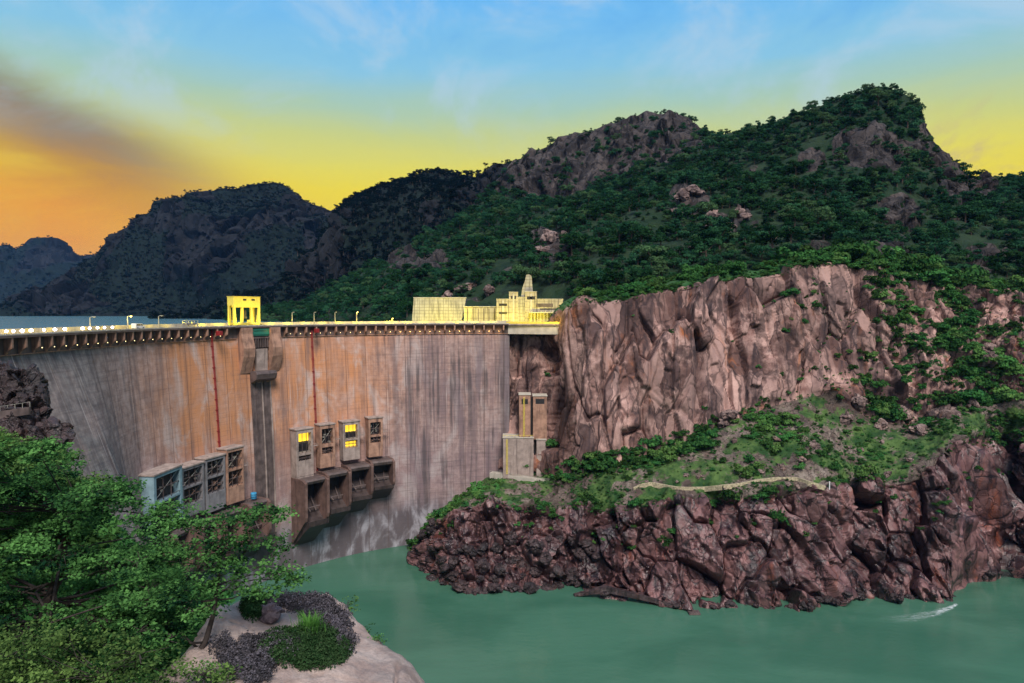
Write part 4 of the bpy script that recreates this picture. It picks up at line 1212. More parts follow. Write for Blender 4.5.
for px_, h, lit, lab in ((108, 4.6, 0, 'thin unlit lamp post on the crest near the row of violet lights'), (143, 4.8, 1, 'lit lamp post beside the white van on the dam crest'), (172, 4.8, 0, 'unlit lamp post between the white van and the steel rack'),
                         (265, 5.0, 0, 'short lamp post right beside the yellow gantry crane'), (299, 6.2, 0, 'tall unlit lamp post, first past the gantry towards the floodlit walls'), (320, 6.2, 0, 'tall unlit lamp post above the red pipe beyond the gantry'),
                         (340, 6.2, 0, 'tall unlit lamp post next to the lit white one'), (361, 6.4, 1, 'lamp post with a bright white head near the mid crest'), (395, 3.0, 1, 'low lit lamp post near the floodlit retaining wall')):
    lamp_post(px_, h, lit, lab)
for px_ in (235, 258):
    s_ = dam_px(px_, 334)[0]; P_, T_, N_ = plan(np.array([s_])); c = P_[0] + N_[0] * 2.3
    tt = P_[0] - N_[0] * 2.4
    # floodlights aimed at the gantry
    t = empty('floodlight', (c[0], c[1], 120.42), math.atan2(T_[0, 1], T_[0, 0])); tag(t, 'small floodlight on the kerb below the %s leg of the gantry' % ('near' if px_ == 235 else 'far'), 'floodlight', 'gantry floodlights')
    b = MB(); b.box(-0.25, 0.25, -0.2, 0.2, 0.003, 0.35, 0.03); b.build('floodlight_case', MAT['steel_dark'], t)
    spot_light('floodlight_beam', (c[0] + N_[0, 0] * 3.5, c[1] + N_[0, 1] * 3.5, 121.8), (tt[0], tt[1], 128), 6500, (1.0, 0.82, 0.20), 110)
# violet-white bollard lamps along the near end of the crest
for i, px_ in enumerate((2, 9, 18, 27, 40, 51, 61, 79, 86, 94, 101, 109)):
    s_ = float(np.interp(px_, proj(face(np.arange(60, 140, 0.5), np.full(160, 121.0)))[0], np.arange(60, 140, 0.5)))
    P_, T_, N_ = plan(np.array([s_])); c = P_[0] + N_[0] * 1.2
    t = empty('bollard_lamp', (c[0], c[1], 120.016)); tag(t, 'violet white lamp in the row glowing along the near end of the dam crest', 'bollard lamp', 'violet lamps along the near crest')
    b = MB(); b.tube([(0, 0, 0), (0, 0, 0.8)], [0.16, 0.12], 8); b.build('post', MAT['galv'], t)
    b = MB(); b.ball((0, 0, 1.15), 0.50 if i in (2, 3, 5, 6, 7) else 0.40, 10, 6, (1, 1, 0.8)); b.build('bulb', MAT['bulb_violet'], t, True)
    if i % 2 == 0: point_light('lamp_light', (0, 0, 1.9), 500, (1.0, 0.75, 0.35), t)

# ---- white van and steel rack on the crest
s_ = dam_px(141, 336)[0]; P_, T_, N_ = plan(np.array([s_])); c = P_[0] - N_[0] * 1.0
t = empty('white_van', (c[0], c[1], 120.012), math.atan2(T_[0, 1], T_[0, 0])); tag(t, 'small white van driving along the dam crest', 'van')
b = MB(); b.prism([(-2.7, 0.45), (2.6, 0.45), (2.75, 0.9), (2.6, 1.15), (1.75, 1.3), (1.15, 2.05), (0.8, 2.15), (-2.55, 2.15), (-2.7, 1.9)], -0.95, 0.95, 'y'); body = b.build('van_body', MAT['white_paint'], t)
for y in (-0.957, 0.945):
    b = MB(); b.prism([(0.2, 1.35), (1.5, 1.35), (1.08, 1.95), (0.2, 1.95)], y, y + 0.012, 'y'); b.prism([(-2.3, 1.35), (0.0, 1.35), (0.0, 1.95), (-2.3, 1.95)], y, y + 0.012, 'y'); b.build('window', MAT['glass_dark'], t)
for x in (-1.7, 1.7):
    for y in (-0.85, 0.85):
        b = MB(); b.tube([(x, y - 0.14, 0.38), (x, y + 0.14, 0.38)], 0.38, 14); b.build('wheel', MAT['rubber'], t)
for y in (-0.65, 0.65):
    b = MB(); b.box(2.6, 2.78, y - 0.2, y + 0.2, 0.8, 1.0, 0.03); b.build('headlight', MAT['bulb_warm'], t)
s_ = dam_px(199, 334)[0]; P_, T_, N_ = plan(np.array([s_])); c = P_[0] - N_[0] * 4.5
t = empty('steel_rack', (c[0], c[1], 120.016), math.atan2(T_[0, 1], T_[0, 0])); tag(t, 'open steel rack of uprights and bars on the dam crest', 'steel rack')
b = MB()
for x in (-3.2, 0, 3.2):
    for y in (-1, 1): b.box(x - 0.1, x + 0.1, y - 0.1, y + 0.1, 0.003, 2.9)
b.build('uprights', MAT['galv'], t)
b = MB()
for z in (1.0, 1.9, 2.75):
    for y in (-1.12, 1.12): b.box(-3.4, 3.4, y - 0.05, y + 0.05, z, z + 0.14)
b.build('bars', MAT['galv'], t)
b = MB(); b.box(-3.0, 3.0, -0.8, 0.8, 1.16, 1.6, 0.05); b.build('stored_panels', MAT['concrete'], t)
tag(sheet_xy('reservoir_water', [(-9000, 100), (-142, 100), (-143, 245), (-137, 283), (-123, 315), (-101, 345), (-72, 367), (-40, 382), (0, 390), (30, 388), (300, 600), (1500, 3000), (1500, 9000), (-9000, 9000)], 114.0, MAT['lake']), 'blue grey reservoir water held behind the dam', 'reservoir', kind='structure')
# ------------------------------------------------------------------ floodlit concrete on the far abutment
def w3(px, py, d):
    return P3(np.array([px]), np.array([py]), np.array([d]))[0]


def grid_concrete(name, col, line, pu=3.0, pv=2.0):
    m = NT(name); tc = m.n('ShaderNodeTexCoord').outputs['Object']
    x, y, z = m.sep(tc)
    n = m.noise(tc, 0.25, 6, 0.6); st = m.noise(m.mapping(tc, (0.8, 0.8, 0.06)), 1.0, 5, 0.6)
    c = m.mix(m.rng(n, 0.3, 0.7), tuple(a * 0.8 for a in col), col)
    c = m.mix(m.math('MULTIPLY', m.rng(st, 0.46, 0.66), 0.75), c, tuple(a * 0.4 for a in col))
    l1 = m.math('LESS_THAN', m.math('PINGPONG', x, pu / 2), 0.13); l2 = m.math('LESS_THAN', m.math('PINGPONG', z, pv / 2), 0.11)
    ln = m.math('MAXIMUM', l1, l2)
    c = m.mix(m.math('MULTIPLY', ln, 0.75), c, line)
    m.pbr(c, 0.9, 0.2, normal=m.bump(m.math('SUBTRACT', n, ln), 0.5, 0.1))
    return m.m


MAT['panel'] = grid_concrete('panelled_concrete', (0.46, 0.42, 0.33), (0.12, 0.10, 0.07))
MAT['panel2'] = grid_concrete('panelled_concrete_wide', (0.48, 0.42, 0.31), (0.11, 0.085, 0.055), 4.2, 3.2)


def slab_at(name, pxa, pxb, pyt, pyb, d, label, mat, depth=6.0, top_in=0.0, cat='retaining wall', group=None, batter=0.0):
    """wall whose front face shows between the given pixels at depth d"""
    a = w3(pxa, pyb, d); b_ = w3(pxb, pyb, d); tp = w3(pxa, pyt, d)
    wd = b_[0] - a[0]; h = tp[2] - a[2]
    t = empty(name, ((a[0] + b_[0]) / 2, a[1], a[2]))
    tag(t, label, cat, group)
    return t, wd, h


t, wd, h = slab_at('retaining_wall', 411, 466, 298, 323.5, 424, 'pale gridded trapezoid retaining wall at the end of the dam crest', 'panel')
b = MB()
V = [(-wd / 2, 0, -6), (wd / 2 - 4.2, 0, -6), (wd / 2, 2.6, h), (-wd / 2 + 1.4, 2.6, h), (-wd / 2, 16, -6), (wd / 2 - 4.2, 16, -6), (wd / 2, 16, h), (-wd / 2 + 1.4, 16, h)]
b.add(V, [(0, 1, 2, 3), (5, 4, 7, 6), (3, 2, 6, 7), (4, 0, 3, 7), (1, 5, 6, 2), (4, 5, 1, 0)]); b.build('wall_face', MAT['panel'], t)
b = MB(); b.box(-wd / 2 + 1.2, wd / 2 + 0.2, 2.3, 3.4, h + 0.003, h + 0.5, 0.06); b.build('coping', MAT['pale_concrete'], t)

t, wd, h = slab_at('retaining_wall', 464, 498, 307, 323.5, 414, 'low panelled retaining wall with dark drain slots between the bigger floodlit walls', 'panel2')
b = MB(); b.box(-wd / 2, wd / 2, 0, 10, -6, h); b.build('wall_face', MAT['panel2'], t)
b = MB()
for x in np.linspace(-wd / 2 + 2.2, wd / 2 - 2.2, 6): b.box(x - 0.22, x + 0.22, -0.12, 0.2, 0.8, h - 0.9)
b.build('drain_slots', MAT['concrete_dark'], t)
b = MB(); b.box(-wd / 2 - 0.2, wd / 2 + 0.2, -0.3, 1.2, h + 0.003, h + 0.45, 0.05); b.build('coping', MAT['pale_concrete'], t)

a = w3(530, 323.5, 404); sc_ = 404 / FPX
t = empty('intake_building', a); tag(t, 'brightly floodlit yellow stepped concrete building against the cliff top', 'building')
X = lambda q: (q - 530) * sc_
Z = lambda q: (323.5 - q) * sc_
for x0, x1, yt, dy, nm, mt in ((496.5, 509, 299.5, 0.0, 'lower_block', 'panel2'), (509.02, 518, 292.5, 0.9, 'upper_block', 'panel2'), (518.02, 525, 297.5, 1.5, 'recessed_block', 'panel'), (525.02, 537, 292.0, 0.7, 'upper_block', 'panel2'), (537.02, 563, 299.5, 0.3, 'long_block', 'panel2')):
    b = MB(); b.box(X(x0), X(x1), dy, 14, -6, Z(yt)); o = b.build(nm, MAT[mt], t)
    b = MB(); b.box(X(x0) - 0.1, X(x1) + 0.1, dy - 0.25, 2.0, Z(yt) + 0.003, Z(yt) + 0.4); b.build('coping', MAT['pale_concrete'], o)
b = MB()
for q in np.arange(531, 557, 3.2): b.box(X(q) - 0.14, X(q) + 0.14, -3.0, -2.7, 0, Z(313))
b.build('canopy_posts', MAT['galv'], t)
b = MB(); b.box(X(529), X(561), -3.3, 0.28, Z(313), Z(312)); b.build('canopy', MAT['pale_concrete'], t)
b = MB(); b.box(X(536), X(553), 0.2, 0.36, Z(307), Z(303.5)); b.build('recessed_band', MAT['concrete_dark'], t)
for q0_, q1_, z0_, z1_, dy_ in ((511, 516, 299, 296, 0.9), (527, 535, 299.5, 296.5, 0.7), (499, 507, 306, 303.5, 0.0), (499, 507, 314, 312, 0.0), (540, 560, 309.6, 308.4, 0.3)):
    b = MB(); b.box(X(q0_), X(q1_), dy_ - 0.1, dy_ + 0.06, Z(z0_), Z(z1_)); b.build('window_slot', MAT['steel_dark'], t)
b = MB()
for q in (503, 513.5, 531): b.box(X(q) - 0.5, X(q) + 0.5, -0.05 if q < 509 else 0.6, 1.2, 0, Z(300 if q < 509 else 294)); 
b.build('buttress', MAT['pale_concrete'], t)
b = MB(); b.prism([(X(521), Z(297)), (X(533.5), Z(297)), (X(532.6), Z(288)), (X(531.6), Z(276)), (X(529.5), Z(274.4)), (X(526.4), Z(274.6)), (X(525.2), Z(280)), (X(522.4), Z(288))], 2.5, 9, 'y'); b.build('tower', MAT['panel'], t)
# floodlights in front of the walls
for (px_, py_, d_, tx, ty, td, e) in ((430, 322.5, 406, 438, 309, 424, 17000), (456, 322.5, 404, 452, 308, 424, 15000), (481, 322.5, 398, 481, 313, 414, 9500), (505, 322.0, 392, 506, 305, 404, 8500), (522, 322.0, 390, 524, 298, 404, 11000), (541, 322.0, 390, 543, 306, 404, 8500), (555, 321.0, 388, 555, 308, 404, 8000)):
    q = w3(px_, py_, d_); q[2] = 120.1; tg = w3(tx, ty, td)
    f = empty('floodlight', q); tag(f, 'low floodlight on the crest road aimed up at the concrete walls', 'floodlight', 'floodlights below the abutment walls')
    b = MB(); b.box(-0.3, 0.3, -0.25, 0.2, 0, 0.4, 0.04); b.build('floodlight_case', MAT['steel_dark'], f)
    spot_light('floodlight_beam', (q[0], q[1], q[2] + 0.9), tuple(tg), e * 0.95, (1.0, 0.84, 0.0), 135)

# road deck and abutment wall that carry the crest road to the rock
q0, q1 = w3(508, 325, 386), w3(562, 325, 372)
t = empty('abutment_wall', (q0[0], q0[1], 110)); tag(t, 'pale concrete abutment wall with yellow stains under the crest road', 'abutment wall')
b = MB(); b.add([(0, -6, 4.3), (q1[0] - q0[0], q1[1] - q0[1] - 1, 4.3), (q1[0] - q0[0], 14, 4.3), (0, 14, 4.3), (0, -6, 9.2), (q1[0] - q0[0], q1[1] - q0[1] - 1, 9.2), (q1[0] - q0[0], 14, 9.2), (0, 14, 9.2)], [(0, 1, 5, 4), (1, 2, 6, 5), (2, 3, 7, 6), (3, 0, 4, 7), (4, 5, 6, 7), (3, 2, 1, 0)]); b.build('wall_face', MAT['pale_concrete'], t)
b = MB(); b.add([(-1, -7.2, 9.21), (q1[0] - q0[0] + 1, q1[1] - q0[1] - 2, 9.21), (q1[0] - q0[0] + 1, 16, 9.21), (-1, 16, 9.21), (-1, -7.2, 10.0), (q1[0] - q0[0] + 1, q1[1] - q0[1] - 2, 10.0), (q1[0] - q0[0] + 1, 16, 10.0), (-1, 16, 10.0)], [(0, 1, 5, 4), (1, 2, 6, 5), (2, 3, 7, 6), (3, 0, 4, 7), (4, 5, 6, 7), (3, 2, 1, 0)]); b.build('road_slab', MAT['concrete'], t)
b = MB(); b.add([(-1, -6.6, 10.01), (q1[0] - q0[0] + 1, q1[1] - q0[1] - 1.4, 10.01), (q1[0] - q0[0] + 1, q1[1] - q0[1] - 1.0, 10.01), (-1, -6.2, 10.01), (-1, -6.6, 11.2), (q1[0] - q0[0] + 1, q1[1] - q0[1] - 1.4, 11.2), (q1[0] - q0[0] + 1, q1[1] - q0[1] - 1.0, 11.2), (-1, -6.2, 11.2)], [(0, 1, 5, 4), (1, 2, 6, 5), (2, 3, 7, 6), (3, 0, 4, 7), (4, 5, 6, 7), (3, 2, 1, 0)]); b.build('parapet', MAT['yellow_paint'], t)
for px_ in (515, 530, 545, 556):
    q = w3(px_, 324, 368); point_light('road_light', (q[0], q[1], 121.8), 700, (1.0, 0.72, 0.08), None, 0.3)

# ------------------------------------------------------------------ access tower at the foot of the abutment
sc_ = 368 / FPX
a = w3(525, 476, 368)
t = empty('access_tower', a); tag(t, 'concrete access tower of paired columns with yellow ladders beside the dam foot', 'access tower')
X = lambda q: (q - 525) * sc_
Z = lambda q: (476 - q) * sc_
for nm, x0, x1, yt, yb, dy, dep in (('lower_block', 503, 533.5, 438, 492, 0, 12), ('lower_block', 536.5, 546, 440, 492, 0.8, 12), ('upper_column', 519, 530.5, 395, 438.05, 1.2, 9), ('upper_column', 533, 547, 396.5, 440.05, 2.0, 9)):
    b = MB(); b.box(X(x0), X(x1), dy, dy + dep, Z(yb), Z(yt), 0.12); o = b.build(nm, MAT['concrete'] if nm == 'lower_block' else MAT['concrete_rust'], t)
    b = MB(); b.box(X(x0) - 0.25, X(x1) + 0.25, dy - 0.25, dy + dep, Z(yt) + 0.003, Z(yt) + 0.5, 0.05); b.build('cap', MAT['pale_concrete'], o)
    if nm == 'upper_column':
        b = MB(); b.box(X(x0) + 1.4, X(x1) - 1.4, dy - 0.06, dy + 0.1, Z(404), Z(399)); b.build('opening', MAT['steel_dark'], o)
b = MB(); b.box(X(531), X(536), 4.0, 10, Z(490), Z(399)); b.build('dark_core', MAT['steel_dark'], t)
for x, y0, y1, dy in ((507, 474, 439, -0.5), (524, 437, 397, 0.7)):
    b = MB()
    for dx in (-0.32, 0.32): b.box(X(x) + dx - 0.1, X(x) + dx + 0.1, dy - 0.15, dy + 0.1, Z(y0), Z(y1))
    for z in np.arange(Z(y0) + 0.4, Z(y1), 0.8): b.box(X(x) - 0.3, X(x) + 0.3, dy - 0.1, dy + 0.02, z, z + 0.12)
    b.build('ladder', MAT['yellow_paint'], t)
b = MB()
for x0, x1 in ((503, 533.5),):
    for x in np.arange(X(x0) + 0.3, X(x1), 1.8): b.box(x - 0.05, x + 0.05, -0.1, 0.0, Z(438) + 0.5, Z(438) + 1.6)
    b.box(X(x0), X(x1), -0.11, 0.01, Z(438) + 1.55, Z(438) + 1.68)
b.build('railing', MAT['yellow_paint'], t)
t = empty('walkway', w3(525, 479, 362)); tag(t, 'pale railed walkway slab running from the dam foot past the access tower', 'walkway')
pa, pb = w3(491, 472, 374) - w3(525, 479, 362), w3(560, 482, 358) - w3(525, 479, 362)
def strip(pa, pb, wd, z0, z1):
    dx = pb - pa; L = math.hypot(dx[0], dx[1]); nx, ny = -dx[1] / L, dx[0] / L
    V = []
    for z in (z0, z1):
        for p_, sg in ((pa, -1), (pb, -1), (pb, 1), (pa, 1)):
            V.append((p_[0] + nx * wd * sg / 2, p_[1] + ny * wd * sg / 2, p_[2] + z))
    return V, [(3, 2, 1, 0), (4, 5, 6, 7), (0, 1, 5, 4), (1, 2, 6, 5), (2, 3, 7, 6), (3, 0, 4, 7)]
b = MB(); b.add(*strip(pa, pb, 3.5, -3.0, 0.0)); b.build('slab', MAT['pale_concrete'], t)
b = MB()
dd = pb - pa; nn = np.array([dd[1], -dd[0], 0]) / math.hypot(dd[0], dd[1]) * 1.6
for k in np.linspace(0, 1, 14):
    q = pa + dd * k + nn; b.box(q[0] - 0.06, q[0] + 0.06, q[1] - 0.06, q[1] + 0.06, q[2], q[2] + 1.2)
b.tube([pa + nn + [0, 0, 1.2], pb + nn + [0, 0, 1.2]], 0.08, 5); b.tube([pa + nn + [0, 0, 0.6], pb + nn + [0, 0, 0.6]], 0.06, 5)
b.build('railing', MAT['galv'], t)

# ------------------------------------------------------------------ low wall of the footpath across the bench
pts = []
for px_, py_ in ((632, 489), (642, 485), (652, 483.5), (662, 486), (675, 488), (690, 488.5), (705, 488), (720, 487), (740, 484), (760, 480), (778, 478), (795, 479), (810, 483), (826, 487)):
    v, n, ij = LOW.find(px_, py_, rs[1] + 20, rs[3])
    pts.append(v)
pts = np.array(pts); tt = np.linspace(0, len(pts) - 1, 70)
pl_ = np.stack([np.interp(tt, range(len(pts)), pts[:, k]) for k in range(3)], 1)
b = MB(); wdp = 0.4; hp = 1.1
Vp = []; Fp = []
for i, q in enumerate(pl_):
    tn = pl_[min(i + 1, len(pl_) - 1)] - pl_[max(i - 1, 0)]; L = math.hypot(tn[0], tn[1]) + 1e-6; nx, ny = -tn[1] / L * wdp, tn[0] / L * wdp
    Vp += [(q[0] - nx, q[1] - ny, q[2] - 1.2), (q[0] + nx, q[1] + ny, q[2] - 1.2), (q[0] + nx, q[1] + ny, q[2] + hp), (q[0] - nx, q[1] - ny, q[2] + hp)]
    if i:
        o_ = 4 * (i - 1); n_ = 4 * i
        Fp += [(o_ + k, o_ + (k + 1) % 4, n_ + (k + 1) % 4, n_ + k) for k in range(4)]
Fp += [(0, 1, 2, 3), (4 * len(pl_) - 1, 4 * len(pl_) - 2, 4 * len(pl_) - 3, 4 * len(pl_) - 4)]
b.add(Vp, Fp)
MAT['pathwall'] = mottled('ochre_stone_wall', (0.42, 0.36, 0.24), 0.4, 0.9, 0.2, scale=1.0)
o = b.build('path_wall', MAT['pathwall']); tag(o, 'low ochre wall winding along the footpath across the green terrace', 'path wall')
v, n, ij = LOW.find(828, 488, rs[1] + 20, rs[3])
b = MB(); b.tube([(0, 0, -0.5), (0, 0, 3.0), (0, 0, 3.2)], [0.26, 0.24, 0.12], 8)
o = b.build('marker_post', MAT['white_paint']); o.location = tuple(v); tag(o, 'small white marker post at the end of the footpath wall', 'post')

# ------------------------------------------------------------------ loose boulders
def boulder_mesh(seed, flat=1.0, sub=4):
    import bmesh
    bm = bmesh.new(); bmesh.ops.create_icosphere(bm, subdivisions=sub, radius=1.0)
    P_ = np.array([v.co[:] for v in bm.verts])
    nrm = P_.copy()
    o, _ = blocks(P_ * 1.0 + seed * 7.3, (0.95, 0.95, 0.95), 0.16, 0.42, 0.10, seed, 0.25, 0.06)
    o = o + 0.10 * fbm(P_ * 1.6 + seed, 4, seed) + 0.02 * fbm(P_ * 7 + seed, 3, seed)
    P_ = P_ * (1 + o)[:, None] * np.array([1, 1, flat])
    F = np.array([[v.index for v in f.verts] for f in bm.faces]); bm.free()
    return mesh_np('boulder', P_, [F], [MAT['boulder']], smooth=False)


BM = [boulder_mesh(s_, f) for s_, f in ((1, 0.8), (2, 0.95), (3, 0.7), (4, 0.85), (5, 0.75))]
BMS = []
for m_ in BM:
    k_ = m_.copy(); k_.materials[0] = MAT['shoreboulder']; BMS.append(k_)


def boulder(v, size, label, group, ms=BM, sq=None):
    o = link('boulder', ms[RNG.integers(len(ms))])
    o.location = tuple(v); o.rotation_euler = (RNG.uniform(-0.3, 0.3), RNG.uniform(-0.3, 0.3), RNG.uniform(0, 6.28))
    sq = sq or (RNG.uniform(0.8, 1.3), RNG.uniform(0.8, 1.2), RNG.uniform(0.75, 1.15))
    o.scale = tuple(size * k for k in sq); tag(o, label, 'boulder', group)
    return o


for px_, py_, r_, lab in ((693, 193, 9, 'large rounded boulder on top of the rock pile amid the hillside trees'), (681, 196, 7, 'squat boulder beside the rounded one on the hillside rock pile'), (676, 212, 6, 'pale block under the squat boulder in the hillside trees'), (712, 222, 8.5, 'broad tan boulder under the hillside rock pile'),
                          (726, 226, 8.5, 'split tan boulder next to the broad one in the hillside trees'), (737, 214, 6, 'greyish boulder uphill of the split tan boulder'), (746, 215, 4, 'small greyish boulder uphill of the tan pair'), (549, 242, 8, 'orange brown boulder on the outcrop above the floodlit walls'), (541, 250, 7, 'lower brown boulder on the outcrop above the floodlit walls'),
                          (563, 238, 6, 'tan boulder at the upper end of the outcrop above the floodlit walls'), (681, 262, 4, 'small pale upright stone among trees above the cliff'), (690, 250, 3, 'tiny pale stone among trees above the cliff'), (465, 287, 7, 'tan rock spike behind the gridded retaining wall'), (489, 292, 7, 'yellow lit rock above the low panelled wall'),
                          (447, 296, 5, 'grey rock ledge peeping over the gridded retaining wall')):
    v, n, ij = UPP.find(px_, py_, 2, UPP.start[3])
    d_ = (v - CAM) @ FWD
    boulder(v + np.array([0, -2, 0.5]), r_ * d_ / FPX, lab, None)
for px_, py_, r_, lab in ((728, 414, 7.5, 'pale quartz streaked boulder at the foot of the cliff, upper of two'), (722, 424, 7, 'pale streaked boulder at the cliff foot, lower of two'), (944, 415, 12, 'large blocky pink boulder standing above the river cliff'), (903, 412, 9, 'upright pink block among bushes under the ledges'), (880, 425, 8, 'pink block at the brink of the terrace'),
                          (920, 430, 7, 'reddish block between the upright one and the large blocky one'), (776, 438, 4, 'small stone in the scrub of the terrace'), (815, 446, 5, 'tan stone in the scrub of the terrace below the ledges'), (762, 470, 3.5, 'small stone beside the footpath wall'), (800, 460, 3.5, 'small stone in grass uphill of the footpath bend'), (990, 360, 8, 'balanced red boulder on the bushy ledges'),
                          (985, 348, 6, 'smaller red boulder atop the balanced one'), (845, 420, 6, 'tan stone low on the terrace under the bushes'), (970, 405, 6, 'grey stone among shrubs by the large blocky boulder'), (857, 404, 7, 'pink boulder under the ledge bushes')):
    v, n, ij = LOW.find(px_, py_, rs[1] + 60, rs[4])
    d_ = (v - CAM) @ FWD
    boulder(v + np.array([0, -0.6, 0.3]), r_ * d_ / FPX, lab, None)
for _ in range(46):
    px_ = RNG.uniform(570, 935); v, n, ij = LOW.find(px_, RNG.uniform(432, 500), rs[2] + 3, rs[3] - 2)
    boulder(v, RNG.uniform(1.0, 3.2) * ((v - CAM) @ FWD) / FPX, 'small pale stone lying among scrub on the green terrace', 'small stones on the terrace')
for px_ in np.arange(414, 1015, 9.0):
    px_ = px_ + RNG.uniform(-3, 3); wy = float(np.interp(px_, c1, wl))
    v, n, ij = LOW.find(px_, wy - RNG.uniform(0, 9), rs[0], rs[1] + 40)
    r_ = RNG.uniform(2.2, 6.0) * (1.25 if px_ < 560 else 0.85)
    boulder(v + np.array([0, -0.4, -0.2]), r_ * ((v - CAM) @ FWD) / FPX, 'dark wet boulder at the green water\'s edge below the shore rock', 'wet boulders along the river edge', BMS)
    if px_ < 600:
        for kk in range(2):
            v, n, ij = LOW.find(px_ + RNG.uniform(-5, 5), wy - RNG.uniform(12, 55), rs[1], rs[2] + 10)
            boulder(v, RNG.uniform(3, 7.5) * ((v - CAM) @ FWD) / FPX, 'dark jumbled boulder on the rocky bank beside the dam foot', 'jumbled boulders on the bank by the dam', BMS)

# long dark slab lying at the waterline, small raft and the white outflow
qa, qb, qc = w3(574, 594, float(depth_at_z(574, 594, 1))), w3(606, 581, float(depth_at_z(606, 592, 3))), w3(678, 605, float(depth_at_z(678, 606, 1)))
qb[2] = 5.5
b = MB(); base_ = qa.copy()
V = []
for q, hw_, th_ in ((qa, 0.6, 1.0), (qb, 1.6, 2.4), (0.5 * (qb + qc) + [0, 0, 0.3], 1.5, 2.0), (qc, 0.7, 1.2)):
    q = q - base_
    V += [(q[0] + 0.4 * hw_, q[1] - hw_, q[2] - th_), (q[0] - 0.4 * hw_, q[1] + hw_, q[2] - th_), (q[0] - 0.4 * hw_, q[1] + hw_, q[2]), (q[0] + 0.4 * hw_, q[1] - hw_, q[2] + 0.1)]
F = [(0, 1, 2, 3), (15, 14, 13, 12)]
for i in range(3):
    F += [(4 * i + k, 4 * i + (k + 1) % 4, 4 * i + 4 + (k + 1) % 4, 4 * i + 4 + k) for k in range(4)]
b.add(V, F); o = b.build('rock_slab', MAT['shoreboulder']); o.location = tuple(base_); tag(o, 'long dark bent rock slab sloping into the river under the shore rock', 'rock slab')
q = w3(694, 613, float(depth_at_z(694, 613, 0.3)))
b = MB(); b.box(-2.4, 2.4, -1.6, 1.6, -0.3, 0.5, 0.1)
for x in (-1.8, -0.6, 0.6, 1.8): b.box(x - 0.4, x + 0.4, -1.7, 1.7, 0.503, 0.62)
o = b.build('raft', MAT['concrete_dark']); o.location = tuple(q); tag(o, 'small dark square raft floating by the shore rock', 'raft')
fm = NT('foam'); fp = fm.n('ShaderNodeTexCoord').outputs['Object']
fn = fm.noise(fm.mapping(fp, (0.35, 1.4, 1)), 1.0, 5, 0.65, 0.4)
fa = fm.attr('green')
tr = fm.n('ShaderNodeBsdfTransparent'); df = fm.n('ShaderNodeBsdfDiffuse'); df.inputs[0].default_value = (0.75, 0.82, 0.84, 1)
mx = fm.n('ShaderNodeMixShader'); fm.l(fm.math('MULTIPLY', fm.math('MULTIPLY', fm.rng(fn, 0.38, 0.66), fa), 0.9), mx.inputs[0]); fm.l(tr.outputs[0], mx.inputs[1]); fm.l(df.outputs[0], mx.inputs[2]); fm.l(mx.outputs[0], fm.out.inputs['Surface'])
qs = [(957, 604, 0.6, 1.0), (950, 608, 1.1, 0.95), (936, 613, 1.7, 0.55), (912, 618, 2.4, 0.22), (885, 621, 2.6, 0.0)]
V = []; A_ = []
for px_, py_, hw_, al in qs:
    c_ = w3(px_, py_, float(depth_at_z(px_, py_, 0.012)))
    for k in (-1, -0.4, 0.4, 1): V.append((c_[0], c_[1] + k * hw_ * 1.6, 0.012 + 0.10 * (1 - abs(k)) * al)); A_.append(al if abs(k) < 1 else 0)
F = np.array([(4 * i + k, 4 * i + k + 1, 4 * i + 5 + k, 4 * i + 4 + k) for i in range(4) for k in range(3)])
tag(link('foam', mesh_np('foam', V, [F], [fm.m], smooth=True, attrs={'green': A_})), 'white streak of foam on the river where water spills from the rock', 'foam', kind='stuff')
# ------------------------------------------------------------------ foliage
def leaf_mat(name, c0, c1_, var=0.35, trans=0.25, patch=0.0):
    m = NT(name)
    t_ = m.attr('tint'); rnd = m.n('ShaderNodeObjectInfo').outputs['Random']
    c = m.mix(t_, c0, c1_)
    if patch:
        lc = m.n('ShaderNodeObjectInfo').outputs['Location']
        pn_ = m.noise(lc, 0.018, 4, 0.6)
        c = m.mix(m.rng(pn_, 0.48, 0.68, 0, patch), c, tuple(1.55 * a for a in c1_))
        c = m.mix(m.math('MULTIPLY', m.math('GREATER_THAN', rnd, 0.86), 0.45), c, (c1_[1] * 0.8, c1_[1] * 0.95, c1_[2]))
    hs = m.n('ShaderNodeHueSaturation'); m.l(c, hs.inputs['Color'])
    m.l(m.rng(rnd, 0, 1, 0.475, 0.525, smooth=False), hs.inputs['Hue']); m.l(m.rng(rnd, 0, 1, 1 - var, 1 + var, smooth=False), hs.inputs['Value'])
    b = m.n('ShaderNodeBsdfDiffuse'); m.l(hs.outputs[0], b.inputs['Color'])
    tl = m.n('ShaderNodeBsdfTranslucent'); m.l(hs.outputs[0], tl.inputs[0])
    mx = m.n('ShaderNodeMixShader'); mx.inputs[0].default_value = trans
    m.l(b.outputs[0], mx.inputs[1]); m.l(tl.outputs[0], mx.inputs[2]); m.l(mx.outputs[0], m.out.inputs['Surface'])
    return m.m


